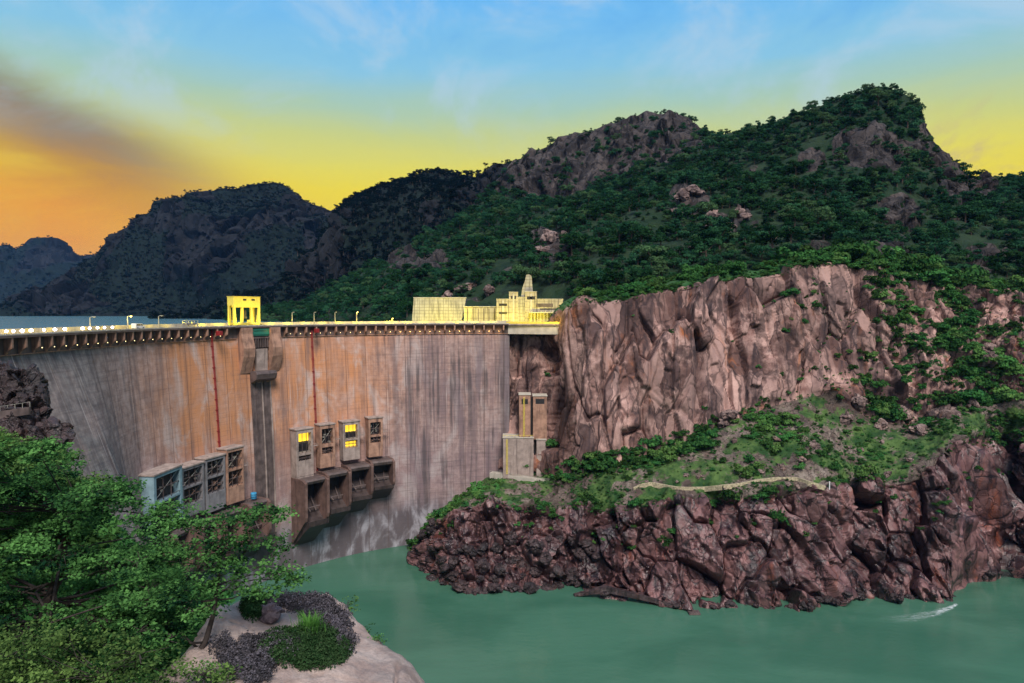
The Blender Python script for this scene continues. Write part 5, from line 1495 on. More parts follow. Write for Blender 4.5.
MAT['leaf_hill'] = leaf_mat('hill_foliage', (0.006, 0.036, 0.019), (0.038, 0.110, 0.043), var=0.5, patch=0.35)
MAT['leaf_far'] = leaf_mat('far_foliage', (0.002, 0.007, 0.007), (0.006, 0.015, 0.012))  # darker, bluer leaf colour paints in the shade on the far hills
MAT['leaf_bush'] = leaf_mat('bush_foliage', (0.016, 0.075, 0.022), (0.075, 0.185, 0.048), var=0.5, patch=0.75)
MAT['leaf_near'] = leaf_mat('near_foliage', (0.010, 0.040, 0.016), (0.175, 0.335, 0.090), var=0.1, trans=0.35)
MAT['leaf_violet'] = leaf_mat('violet_grey_foliage', (0.036, 0.035, 0.038), (0.145, 0.130, 0.155), var=0.1, trans=0.1)
MAT['leaf_grass'] = leaf_mat('grass_blades', (0.04, 0.19, 0.04), (0.12, 0.38, 0.08), var=0.1, trans=0.3)
MAT['leaf_dark'] = leaf_mat('dark_mat_foliage', (0.012, 0.040, 0.014), (0.045, 0.085, 0.035), var=0.1, trans=0.1)
MAT['bark'] = mottled('bark', (0.10, 0.075, 0.06), 0.3, 0.9, 0.1, scale=3.0)
MAT['bark_near'] = mottled('dark_bark', (0.055, 0.045, 0.042), 0.3, 0.9, 0.1, scale=8.0)
MAT['bark_pale'] = mottled('pale_bark', (0.16, 0.14, 0.13), 0.3, 0.9, 0.1, scale=8.0)


def quads_at(C, Nn, size, rng, aspect=1.0):
    """one leaf quad per centre, facing Nn"""
    n = len(C)
    r = rng.normal(size=(n, 3))
    a = np.cross(Nn, r); a /= np.linalg.norm(a, axis=1, keepdims=True) + 1e-9
    b = np.cross(Nn, a)
    a = a * (size * aspect)[:, None] * 0.5; b = b * size[:, None] * 0.5
    V = np.stack([C - a, C - b * 0.8, C + a, C + b * 0.8], 1).reshape(-1, 3)
    F = np.arange(4 * n).reshape(n, 4)
    return V, F


def crown_mesh(name, seed, R, H, zc, nclump, nleaf, leaf, mat, flat=0.55, spread=1.0, parent_limbs=True):
    """crown of leafy clumps spread through a flattened volume; also returns clump centres"""
    rng = np.random.default_rng(seed)
    cl = []
    while len(cl) < nclump:
        q = rng.uniform(-1, 1, 3)
        if 0.15 < np.linalg.norm(q) < 1 and q[2] > -0.75:
            q = q * np.array([R * 0.72, R * 0.72, H * 0.40])
            if all(np.linalg.norm(q - o) > R * 0.28 for o in cl) or rng.random() < 0.06: cl.append(q)
    Cs = []; Ns = []; Ts = []
    for q in cl:
        r = R * rng.uniform(0.26, 0.44)
        n = max(8, int(nleaf / nclump * (r / (0.35 * R)) ** 2))
        dv = rng.normal(size=(n, 3)); dv /= np.linalg.norm(dv, axis=1, keepdims=True)
        dv[:, 2] = np.where(dv[:, 2] < -0.3, -dv[:, 2] * 0.6, dv[:, 2])
        rad = r * rng.uniform(0.55, 1.12, n) ** 0.7
        pos = q + dv * rad[:, None] * np.array([1, 1, flat])
        Cs.append(pos + [0, 0, zc]); Ns.append(dv * [1, 1, 1.3] + rng.normal(size=(n, 3)) * 0.55)
        Ts.append(np.clip(rng.normal(0.45 + rng.normal(0, 0.16), 0.2, n), 0, 1))
    C = np.concatenate(Cs); Nn = np.concatenate(Ns); Nn /= np.linalg.norm(Nn, axis=1, keepdims=True); T = np.concatenate(Ts)
    V, F = quads_at(C, Nn, leaf * rng.uniform(0.6, 1.4, len(C)), rng)
    return mesh_np(name, V, [F], [mat], attrs={'tint': np.repeat(T, 4)}), [q + np.array([0, 0, zc]) for q in cl]


def trunk_mb(seed, h, r0, clumps, lean=0.2, nlimb=5):
    rng = np.random.default_rng(seed)
    b = MB(); lx, ly = rng.uniform(-lean, lean, 2)
    top = np.array([lx * h, ly * h, h])
    b.tube([(0, 0, -1.0), (0.2 * lx * h, 0.1 * ly * h, 0.35 * h), (0.6 * lx * h, 0.5 * ly * h, 0.7 * h), top], [r0 * 1.25, r0, r0 * 0.8, r0 * 0.6], 7)
    for q in clumps[:nlimb]:
        m_ = top * 0.4 + np.asarray(q) * 0.6 + np.array([0, 0, -0.06 * h])
        b.tube([top * 0.85, m_, q], [r0 * 0.5, r0 * 0.35, r0 * 0.12], 5)
    return b


# hillside tree kinds: broad, rounded, flat-topped, small dense
KINDS = []
for k, (R, H, zc, nc_, nl, lf, fl, hh) in enumerate(((4.4, 5.8, 3.9, 10, 1100, 0.58, 0.80, 3.2), (3.7, 6.2, 3.9, 9, 950, 0.52, 0.9, 3.0), (5.0, 4.6, 4.6, 12, 1150, 0.56, 0.60, 4.0), (3.2, 5.0, 2.8, 8, 800, 0.48, 0.9, 2.2), (4.0, 5.4, 3.4, 9, 950, 0.54, 0.8, 2.8))):
    cm, cl = crown_mesh('crown', 100 + k, R, H, zc, nc_, nl, lf, MAT['leaf_hill'], fl)
    tb = trunk_mb(200 + k, hh, 0.28, cl)
    KINDS.append((cm, tb, R))
TREE_PROTO = []
for cm, tb, R in KINDS:
    t = empty('tree', (0, 0, 0))
    link('crown', cm, t); tb.build('trunk', MAT['bark'], t)
    TREE_PROTO.append(t)

BUSH = [crown_mesh('shrub', 300 + k, R, H, zc, nc_, nl, lf, MAT['leaf_bush'], fl)[0] for k, (R, H, zc, nc_, nl, lf, fl) in enumerate(((1.7, 1.9, 0.8, 7, 520, 0.32, 0.8), (1.4, 2.2, 0.95, 6, 460, 0.30, 0.9), (2.1, 1.7, 0.7, 9, 600, 0.34, 0.65), (1.2, 1.3, 0.5, 5, 380, 0.26, 0.8)))]


def scatter_nodes(name, pts, scl, rot, idx, protos):
    """one object that carries many copies of a few source meshes (for masses nobody could count)"""
    me = bpy.data.meshes.new(name)
    me.vertices.add(len(pts)); me.vertices.foreach_set('co', np.asarray(pts, np.float32).ravel())
    for nm, a, typ in (('scl', scl, 'FLOAT'), ('rot', rot, 'FLOAT'), ('idx', idx, 'INT')):
        at = me.attributes.new(nm, typ, 'POINT'); at.data.foreach_set('value', np.asarray(a, np.float32 if typ == 'FLOAT' else np.int32))
    o = link(name, me)
    ng = bpy.data.node_groups.new(name + '_scatter', 'GeometryNodeTree')
    ng.interface.new_socket('Geometry', in_out='INPUT', socket_type='NodeSocketGeometry'); ng.interface.new_socket('Geometry', in_out='OUTPUT', socket_type='NodeSocketGeometry')
    N = ng.nodes; L = ng.links
    gi = N.new('NodeGroupInput'); go = N.new('NodeGroupOutput')
    jn = N.new('GeometryNodeJoinGeometry')
    for pr in protos:
        oi = N.new('GeometryNodeObjectInfo'); oi.inputs['Object'].default_value = pr; oi.inputs['As Instance'].default_value = True; oi.transform_space = 'ORIGINAL'
        L.new(oi.outputs['Geometry'], jn.inputs[0])
    ip = N.new('GeometryNodeInstanceOnPoints'); ip.inputs['Pick Instance'].default_value = True
    def na(nm, typ):
        a = N.new('GeometryNodeInputNamedAttribute'); a.data_type = typ; a.inputs['Name'].default_value = nm; return a.outputs['Attribute']
    cx = N.new('ShaderNodeCombineXYZ'); L.new(na('rot', 'FLOAT'), cx.inputs[2])
    L.new(gi.outputs[0], ip.inputs['Points']); L.new(jn.outputs[0], ip.inputs['Instance']); L.new(na('idx', 'INT'), ip.inputs['Instance Index'])
    L.new(cx.outputs[0], ip.inputs['Rotation']); L.new(na('scl', 'FLOAT'), ip.inputs['Scale']); L.new(ip.outputs[0], go.inputs[0])
    md = o.modifiers.new('scatter', 'NODES'); md.node_group = ng
    return o


def joined_proto(name, cm, tb):
    """crown and trunk in one mesh, as source for the far woodland"""
    a = link(name, cm.copy()); b = tb.build(name + '_t', MAT['bark'])
    import bmesh
    bm = bmesh.new(); bm.from_mesh(a.data); n = len(bm.faces); bm.from_mesh(b.data); bm.faces.ensure_lookup_table()
    for f in bm.faces[n:]: f.material_index = 1
    bm.to_mesh(a.data); bm.free(); a.data.materials.append(MAT['bark'])
    bpy.data.objects.remove(b); COL.objects.unlink(a)
    return a


def far_copy(o):
    c = o.copy(); c.data = o.data.copy(); c.data.materials[0] = MAT['leaf_far']; return c


PROTO_FAR = [joined_proto('woodland_tree', cm, tb) for cm, tb, R in KINDS]
PROTO_FAR2 = [far_copy(o) for o in PROTO_FAR]
def bare(name, me):
    o = bpy.data.objects.new(name, me); return o
PROTO_BUSH = [bare('shrub_source', m_) for m_ in BUSH]


def sample_sheet(S, n, r0, r1, weight, rng):
    """random points on rows r0..r1 of a sheet, spread by true area times weight"""
    A = S.V[r0:r1 + 1]
    e1 = A[1:, :-1] - A[:-1, :-1]; e2 = A[:-1, 1:] - A[:-1, :-1]
    ar = np.linalg.norm(np.cross(e1, e2), axis=2) * weight[r0:r1, :-1]
    pr = (ar / ar.sum()).ravel()
    k = rng.choice(len(pr), n, p=pr); i, j = np.unravel_index(k, ar.shape)
    u, v = rng.random(n)[:, None], rng.random(n)[:, None]
    P_ = A[i, j] + e1[i, j] * u + e2[i, j] * v
    return P_, r0 + i, j


def thin(P_, rad):
    """drop points closer than rad to an earlier one"""
    cell = {}
    keep = []
    r = float(rad)
    for k, q in enumerate(P_):
        c = (int(q[0] // r), int(q[1] // r), int(q[2] // r)); ok = True
        for dx in (-1, 0, 1):
            for dy in (-1, 0, 1):
                for dz in (-1, 0, 1):
                    for o in cell.get((c[0] + dx, c[1] + dy, c[2] + dz), ()):
                        if ((P_[o] - q) ** 2).sum() < r * r: ok = False; break
                    if not ok: break
                if not ok: break
            if not ok: break
        if ok:
            cell.setdefault(c, []).append(k); keep.append(k)
    return np.array(keep)


rng = np.random.default_rng(5)
# ---- the wooded mountain
facing = ((CAM - UPP.V) * UPP.N).sum(2) * np.sign(UPP.N[..., 2] + 1e-9)
w_ = np.clip(1 - 1.1 * UPP.rock, 0.12, 1)
w_[:4] = 0; w_ *= 0.75 + 0.5 * sstep(-0.3, 0.3, fbm(UPP.flat() / 30.0, 3, 97)).reshape(w_.shape); w_[:, UPP.px[UPP.start[1]] < 405] *= 0.8
# keep the floodlit walls clear
wallzone = (UPP.px > 405) & (UPP.px < 566) & (UPP.py > 285) & (UPP.d < 480)
w_[wallzone] = 0
Pt, ii, jj = sample_sheet(UPP, 16000, 0, UPP.start[4], w_, rng)
keep = thin(Pt, 4.3); Pt, ii, jj = Pt[keep], ii[keep], jj[keep]
sc_t = np.clip(rng.lognormal(0.10, 0.40, len(Pt)), 0.4, 2.4)
edge = (UPP.vrow[ii] < 0.12); sc_t[edge] *= 0.8
ridge_ = UPP.vrow[ii] > 2.75; sc_t[ridge_] *= 0.75
dpt = (Pt - CAM) @ FWD
kd = rng.choice(5, len(Pt), p=[0.26, 0.22, 0.17, 0.17, 0.18])
vis = (UPP.vrow[ii] <= 3.02) & (UPP.px[ii, jj] > 0) & (UPP.px[ii, jj] < 1024) & (facing[ii, jj] > 0)
order = np.argsort(-(sc_t / dpt) * vis)
NIND = 300
ind = set(order[:NIND].tolist()) if len(order) > NIND else set(order.tolist())
first = {k: False for k in range(5)}
for q in order[:NIND]:
    k = int(kd[q]); pxq = UPP.px[ii[q], jj[q]]; v_q = UPP.vrow[ii[q]]
    if v_q < 0.10: lab, grp = 'green tree leaning over the brink of the pink granite cliff', 'trees along the cliff brink'
    elif pxq < 560: lab, grp = 'dark green tree on the wooded slope behind the floodlit walls', 'trees behind the floodlit walls'
    elif v_q > 2.75: lab, grp = 'small dark tree standing on the mountain skyline', 'trees on the mountain skyline'
    elif pxq < 760: lab, grp = 'bushy green tree on the wooded slope around the hillside boulders', 'trees on the slope around the boulders'
    else: lab, grp = 'dark bushy tree on the steep slope below the rocky peak', 'trees below the rocky peak'
    if not first[k]:
        t = TREE_PROTO[k]; first[k] = True
        t.location = tuple(Pt[q] - [0, 0, 0.8]); t.rotation_euler = (0, 0, rng.uniform(0, 6.28)); t.scale = (sc_t[q],) * 3
    else:
        t = copy_thing(TREE_PROTO[k], Pt[q] - [0, 0, 0.8], rng.uniform(0, 6.28), float(sc_t[q]))
    tag(t, lab, 'tree', grp)
rest = np.array([k for k in range(len(Pt)) if k not in ind])
print('hill trees', len(Pt))
fo = scatter_nodes('woodland', Pt[rest] - [0, 0, 0.8], sc_t[rest], rng.uniform(0, 6.28, len(rest)), kd[rest], PROTO_FAR)
tag(fo, 'dense dark green woodland covering the mountain above the cliff', 'woodland', kind='stuff')


def far_wood(S, n, rad, base, name, label, lim=2.05, rockw=0.9):
    w = np.clip(1 - rockw * S.rock, 0.06, 1); w[:2] = 0
    P_, i_, j_ = sample_sheet(S, n, 0, min(S.nr - 2, int(S.start[2] + 2)), w, rng)
    k_ = thin(P_, rad); P_ = P_[k_]; i_ = i_[k_]
    s_ = np.clip(rng.normal(base, base * 0.28, len(P_)), base * 0.4, base * 1.8)
    print(name, len(P_))
    o = scatter_nodes(name, P_ - [0, 0, 0.4], s_, rng.uniform(0, 6.28, len(P_)), rng.integers(0, 5, len(P_)), PROTO_FAR2)
    tag(o, label, 'woodland', kind='stuff')


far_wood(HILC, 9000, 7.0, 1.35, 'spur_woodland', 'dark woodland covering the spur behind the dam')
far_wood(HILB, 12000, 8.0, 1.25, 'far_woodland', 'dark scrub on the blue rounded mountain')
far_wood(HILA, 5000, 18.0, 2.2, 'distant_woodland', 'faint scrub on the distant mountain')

# ---- shrubs on the bench and the ledges
PXL = LOW.px; VR = LOW.vrow[:, None] + 0 * PXL
wb = ((VR > 1.97) & (VR < 3.05)).astype(float)
n_ = fbm(LOW.flat() / 16.0, 3, 91).reshape(LOW.nr, LOW.nc)
wb *= 0.10 + 1.0 * sstep(-0.25, 0.35, n_) * np.where(PXL > 690, 1.0, 0.45)
wb *= np.where((PXL > 470) & (PXL < 690) & (VR > 2.15) & (VR < 2.75), 0.08, 1.0)      # the open grass by the walkway
wb += ((VR > 2.74) & (VR < 3.06) & (PXL > 556) & (PXL < 720)) * 1.6                   # thicket along the cliff foot
wb += ((VR > 2.02) & (VR < 2.5) & (PXL < 500)) * 0.8
wb += ((VR > 3.0) & (VR < 4.1) & (PXL > 780)) * 0.6 * sstep(0.25, 0.6, np.abs(LOW.N[..., 2])) * (n_ > -0.1)
wb += ((VR > 3.0) & (VR < 4.0) & (PXL > 850)) * 0.4 * (n_ > 0.1)
wb += ((VR > 3.0) & (VR < 3.95) & (PXL <= 780)) * 0.02 * sstep(0.3, 0.6, np.abs(LOW.N[..., 2]))
wb += ((VR >= 3.97) & (VR < 4.2)) * 0.9 + ((VR >= 4.2) & (VR < 5.0)) * 0.55
wb += ((VR > 1.5) & (VR < 2.0)) * 0.03
wb[(VR > 3.9) & (PXL < 578)] = 0
pathx = np.array([632, 652, 675, 705, 740, 778, 810, 832]); pathy = np.array([489, 484, 488, 488, 484, 478, 483, 488])
nearpath = (np.abs(LOW.py - 3 - np.interp(PXL, pathx, pathy)) < 7) & (PXL > 628) & (PXL < 834) & (VR > 1.9) & (VR < 3)
nearpath |= (LOW.py - np.interp(PXL, pathx, pathy) > 0) & (LOW.py - np.interp(PXL, pathx, pathy) < 14) & (PXL > 628) & (PXL < 834) & (VR > 1.9) & (VR < 3)
wb[nearpath] = 0
Pb_, ib, jb = sample_sheet(LOW, 5200, LOW.start[1] + 30, LOW.nr - 2, wb, rng)
k_ = thin(Pb_, 1.35); Pb_, ib, jb = Pb_[k_], ib[k_], jb[k_]
sb_ = np.clip(rng.lognormal(-0.05, 0.42, len(Pb_)), 0.35, 2.6)
pxb_ = LOW.px[ib, jb]; vb_ = LOW.vrow[ib]
sb_ *= np.where((vb_ > 3.0) & (pxb_ > 780), 1.45, 1.0) * np.where((vb_ > 2.74) & (vb_ < 3.06), 1.35, 1.0)
big = sstep(0.15, 0.5, fbm(Pb_ / 25.0, 2, 93)); sb_ *= (1 + 0.5 * big) * np.where(vb_ > 4.2, 1.8, 1.0)
db_ = (Pb_ - CAM) @ FWD
inb = (pxb_ > 0) & (pxb_ < 1024)
ordb = np.argsort(-(sb_ / db_) * inb)
kb = rng.integers(0, 4, len(Pb_))
for q in ordb[:300]:
    o = link('shrub', BUSH[kb[q]]); o.location = tuple(Pb_[q] - [0, 0, 0.25]); o.rotation_euler = (0, 0, rng.uniform(0, 6.28)); o.scale = (sb_[q] * rng.uniform(0.85, 1.2), sb_[q] * rng.uniform(0.85, 1.2), sb_[q] * rng.uniform(0.8, 1.15))
    if vb_[q] > 3.95: lab, grp = 'green shrub fringing the top edge of the granite cliff', 'shrubs on the cliff edge'
    elif vb_[q] > 3.05: lab, grp = 'green shrub growing on the broken rock ledges', 'shrubs on the rock ledges'
    elif vb_[q] > 2.74 and pxb_[q] < 730: lab, grp = 'dark shrub in the thicket along the foot of the granite cliff', 'shrubs along the cliff foot'
    elif pxb_[q] < 560: lab, grp = 'green shrub on the grassy bank beside the dam foot', 'shrubs by the dam foot'
    else: lab, grp = 'green shrub scattered over the stony terrace above the river rock', 'shrubs on the stony terrace'
    tag(o, lab, 'shrub', grp)
rb = ordb[300:]
print('shrubs', len(Pb_))
o = scatter_nodes('scrub', Pb_[rb] - [0, 0, 0.2], sb_[rb], rng.uniform(0, 6.28, len(rb)), kb[rb], PROTO_BUSH)
tag(o, 'low green scrub scattered over the terrace and rock ledges', 'scrub', kind='stuff')
# low ground cover on the bench
wg = ((VR > 1.93) & (VR < 3.02)) * (0.3 + sstep(-0.2, 0.3, n_)) + ((VR > 3.96) & (VR < 4.3)) * 1.0 + ((VR > 3.0) & (VR < 4.0) & (PXL > 790)) * 0.5 * sstep(0.3, 0.6, np.abs(LOW.N[..., 2]))
Pg, ig, jg = sample_sheet(LOW, 11000, LOW.start[1] + 60, LOW.nr - 2, wg, rng)
sg = np.clip(rng.lognormal(-1.15, 0.35, len(Pg)), 0.15, 0.7)
o = scatter_nodes('ground_cover', Pg, sg, rng.uniform(0, 6.28, len(Pg)), rng.integers(0, 4, len(Pg)), PROTO_BUSH)
tag(o, 'low green herbs and grass covering the terrace', 'ground cover', kind='stuff')
# ------------------------------------------------------------------ the viewer's own bank: hillside, outcrop, granite dome, trees
def near_pt(px, py, d):
    return P3(np.array([px]), np.array([py]), np.array([d]))[0]


ch = np.arange(-420.0, 430.0, 4.0)
def rowh(pts):
    y, d = curve(ch, pts); return P3(ch, y, d)
H0 = rowh([(-420, 2600, 1.2), (430, 2600, 1.2)])
H1 = rowh([(-420, 800, 9), (100, 830, 9), (200, 800, 10), (300, 790, 10), (430, 900, 9)])
H2 = rowh([(-420, 640, 20), (0, 650, 22), (100, 670, 21), (190, 690, 17), (300, 720, 14), (400, 760, 13), (430, 800, 12)])
H3 = rowh([(-420, 560, 42), (0, 560, 45), (100, 590, 42), (180, 640, 34), (300, 730, 26), (430, 900, 20)])
H4 = rowh([(-420, 470, 100), (-100, 455, 105), (0, 455, 110), (40, 470, 108), (80, 520, 100), (180, 640, 80), (300, 800, 60), (430, 1000, 40)])
H5 = rowh([(-420, 380, 150), (-100, 365, 150), (0, 420, 140), (40, 520, 140), (120, 600, 150), (200, 660, 160), (300, 760, 140), (430, 1000, 110)]);
H5[:, 2] = np.minimum(H5[:, 2], 118)
NEAR = Sheet(ch, [H0, H1, H2, H3, H4, H5], [10, 24, 24, 30, 24], sm_v=3, sm_u=2)
p = NEAR.flat()
NEAR.displace((0.35 * fbm(p / 3.0, 4, 101) * np.clip(NEAR.vrow[:, None] + 0 * NEAR.V[..., 0], 0, 1).ravel()).reshape(NEAR.nr, NEAR.nc) + (1.5 * fbm(p / 14.0, 3, 102) * np.clip(np.repeat(NEAR.vrow, NEAR.nc) - 2, 0, 1)).reshape(NEAR.nr, NEAR.nc))
NEAR.green[:] = 0.75; NEAR.finish()
tag(NEAR.piece('near_bank', 0, NEAR.nr - 1, MAT['bench'], True), 'steep overgrown bank under the leafy trees on the viewer\'s side', 'bank', kind='structure')

wn = np.ones((NEAR.nr, NEAR.nc)); wn[:12] = 0; wn[NEAR.d < 10] = 0
wn[(NEAR.px > 140) & (NEAR.px < 460) & (NEAR.d < 21)] = 0          # the bare granite dome
Pn, i_n, j_n = sample_sheet(NEAR, 5200, 12, NEAR.nr - 2, wn / np.clip(NEAR.d, 15, 80), np.random.default_rng(404))
dn_ = (Pn - CAM) @ FWD
sn_ = np.clip(np.random.default_rng(405).lognormal(-0.45, 0.45, len(Pn)), 0.2, 2.0) * np.clip(dn_ / 45, 0.3, 1.3)
o = scatter_nodes('bank_scrub', Pn - np.array([0, 0, 0.1]), sn_, np.random.default_rng(406).uniform(0, 6.28, len(Pn)), np.random.default_rng(407).integers(0, 4, len(Pn)), PROTO_BUSH)
tag(o, 'low tangled scrub covering the steep bank under the leafy trees', 'scrub', kind='stuff')

# rock outcrop at the near end of the dam
co_ = np.arange(-160.0, 66.0, 1.0)
def rowo(pts, k=0):
    y, d = curve(co_, pts); return P3(co_, y, d)
O0 = rowo([(-160, 520, 116), (0, 500, 116), (40, 480, 118), (66, 470, 120)])
O1 = rowo([(-160, 440, 122), (0, 425, 122), (30, 420, 123), (52, 420, 124), (66, 440, 126)])
O2 = rowo([(-160, 320, 128), (-40, 345, 128), (0, 361, 128), (10, 360, 128), (22, 366, 128), (32, 373, 129), (40, 377, 129), (48, 395, 130), (56, 425, 130), (66, 462, 130)])
O3 = rowo([(-160, 330, 150), (0, 372, 146), (40, 385, 142), (52, 410, 138), (66, 480, 134)])
OUT = Sheet(co_, [O0, O1, O2, O3], [46, 56, 14], sm_v=3, sm_u=2)
p = OUT.flat()
a1, _ = blocks(p, (6, 6, 5), 1.5, 2.2, 1.4, 111, 0.3, 0.08); a2, _ = blocks(p + 9, (2.0, 2, 2.2), 0.5, 0.7, 0.4, 112, 0.3, 0.1)
OUT.displace((a1 + a2 + 0.15 * fbm(p / 0.9, 3, 113)).reshape(OUT.nr, OUT.nc)); OUT.finish()
tag(OUT.piece('rock_outcrop', 0, OUT.nr - 1, MAT['shoreboulder']), 'dark jumbled rock outcrop at the near end of the dam', 'rock outcrop', kind='structure')
b = MB(); qa, qb = near_pt(-30, 416, 121), near_pt(30, 407, 122)
b.add(*strip(qa, qb, 0.4, -1.3, 0.05)); o = b.build('ledge_wall', MAT['concrete_dark']); tag(o, 'short grey wall across the dark rock outcrop', 'wall')
b = MB()
for k in np.linspace(0, 1, 9):
    q = qa + (qb - qa) * k; b.box(q[0] - 0.035, q[0] + 0.035, q[1] - 0.035, q[1] + 0.035, q[2] + 0.05, q[2] + 0.9)
b.tube([qa + [0, 0, 0.9], qb + [0, 0, 0.9]], 0.03, 5)
b.build('railing', MAT['galv'], o)

# granite dome in front
DOME_D = 14.0
outline = [(150, 690, 12.6), (190, 655, 13.2), (205, 637, 13.8), (212, 618, 14.6), (222, 606, 15.2), (240, 601, 15.8), (268, 598, 16.2), (300, 597, 16.4), (325, 599, 16.4), (338, 606, 16.2), (350, 618, 15.8), (362, 632, 15.2), (378, 647, 14.6), (392, 664, 14.0), (402, 680, 13.4), (410, 705, 12.6), (416, 740, 11.8)]
nd = 90
oa = np.array(outline, float); tt = np.linspace(0, 1, len(oa)); tq = np.linspace(0, 1, 160)
ro = np.stack([np.interp(tq, tt, oa[:, k]) for k in range(3)], 1)
rim3 = P3(ro[:, 0], ro[:, 1], ro[:, 2])
cen = near_pt(290, 760, 11.2)
rows_ = []
for f in np.linspace(0, 1, nd):
    q = cen + (rim3 - cen) * f
    q = q.copy(); q[:, 2] += 0.42 * (1 - f * f) * (1 - 0.3 * f) * 1.0
    rows_.append(q)
for f in np.linspace(0.03, 1, 26):                    # over the brow and down the far side
    q = rim3.copy(); dirx = (rim3 - cen); dirx[:, 2] = 0; dirx /= np.linalg.norm(dirx, axis=1, keepdims=True)
    q += dirx * (1.7 * math.sin(f * math.pi / 2)); q[:, 2] -= 4.5 * (1 - math.cos(f * math.pi / 2)) + 0.35 * f
    rows_.append(q)
DV = np.array(rows_)
dshape = DV.shape[:2]
pd_ = DV.reshape(-1, 3)
dn = np.cross(np.gradient(DV, axis=1), np.gradient(DV, axis=0)); dn /= np.linalg.norm(dn, axis=2, keepdims=True) + 1e-9
if dn[30, 80, 2] < 0: dn = -dn
of = 0.10 * fbm(pd_ / 1.1, 4, 121) + 0.025 * fbm(pd_ / 0.25, 4, 122)
cr = np.abs(vnoise(pd_ / 1.5 + 3, 125)); of -= 0.10 * np.clip(1 - cr / 0.035, 0, 1)
DV = DV + of.reshape(dshape)[..., None] * dn
I = np.arange(dshape[0] * dshape[1]).reshape(dshape)
qd = np.stack([I[:-1, :-1], I[:-1, 1:], I[1:, 1:], I[1:, :-1]], -1).reshape(-1, 4)
tag(link('granite_dome', mesh_np('granite_dome', DV.reshape(-1, 3), [qd], [MAT['nearrock']], smooth=True, attrs={'green': np.zeros(len(pd_)), 'rock': np.ones(len(pd_))})), 'pale smooth granite dome with plant mats above the river', 'rock', kind='structure')
dpx, dpy, ddd = [a.reshape(dshape) for a in proj(DV.reshape(-1, 3))]


def dome(px, py):
    e = (dpx[:nd] - px) ** 2 + (dpy[:nd] - py) ** 2
    i, j = np.unravel_index(np.argmin(e), e.shape)
    return DV[i, j]


# boulder sitting on the dome
nb = NT('purplish_boulder'); pp_ = nb.n('ShaderNodeTexCoord').outputs['Object']
n1_ = nb.noise(pp_, 2.2, 7, 0.65); n2_ = nb.noise(pp_, 9, 6, 0.65)
cc = nb.mix(nb.rng(n1_, 0.35, 0.65), (0.10, 0.075, 0.095), (0.20, 0.155, 0.17)); cc = nb.mix(nb.rng(n2_, 0.5, 0.8, 0, 0.6), cc, (0.10, 0.075, 0.08))
nb.pbr(cc, 0.85, 0.25, normal=nb.bump(nb.math('ADD', n1_, n2_), 0.5, 0.05)); MAT['nearboulder'] = nb.m
bm_ = boulder_mesh(3, 0.72, 5); bm_.materials[0] = MAT['nearboulder']; bm_.polygons.foreach_set('use_smooth', [True] * len(bm_.polygons))
o = link('boulder', bm_); v = dome(270, 620); o.location = (v[0] + 0.02, v[1], v[2] + 0.16); o.scale = (0.25, 0.20, 0.25); o.rotation_euler = (0.1, 0.12, -0.35)
tag(o, 'purplish grey angular boulder resting on the pale granite dome', 'boulder')


def plant_mat(poly, n, mat, label, hgt, leaf, seed, name='plant_mat', cat='plant mat', group=None, dark=None):
    """a low mat of tiny-leaved plants: cushions over a patch of the dome"""
    rng = np.random.default_rng(seed)
    poly = np.array(poly, float)
    lo, hi = poly.min(0), poly.max(0)
    pts = []
    def inside(q):
        c = False; j = len(poly) - 1
        for i in range(len(poly)):
            if (poly[i, 1] > q[1]) != (poly[j, 1] > q[1]) and q[0] < (poly[j, 0] - poly[i, 0]) * (q[1] - poly[i, 1]) / (poly[j, 1] - poly[i, 1]) + poly[i, 0]: c = not c
            j = i
        return c
    cush = []
    while len(cush) < n:
        q = rng.uniform(lo, hi) + rng.normal(0, 1.5, 2)
        if inside(q): cush.append(dome(*q))
    cush = np.array(cush)
    C = []; Nn = []; T = []
    for q in cush:
        r = rng.uniform(0.10, 0.24); m = int(60 + 90 * r / 0.2); hh = hgt * rng.uniform(0.5, 1.2)
        dv = rng.normal(size=(m, 3)); dv /= np.linalg.norm(dv, axis=1, keepdims=True); dv[:, 2] = np.abs(dv[:, 2])
        C.append(q + dv * [r, r, hh] * rng.uniform(0.6, 1.05, (m, 1))); Nn.append(dv + rng.normal(size=(m, 3)) * 0.6)
        T.append(np.clip(rng.normal(0.5 + rng.normal(0, 0.2), 0.25, m), 0, 1))
    C = np.concatenate(C); Nn = np.concatenate(Nn); Nn /= np.linalg.norm(Nn, axis=1, keepdims=True); T = np.concatenate(T)
    V, F = quads_at(C, Nn, leaf * rng.uniform(0.6, 1.5, len(C)), rng, 0.7)
    o = link(name, mesh_np(name, V, [F], [mat], attrs={'tint': np.repeat(T, 4)})); tag(o, label, cat, group)
    return o


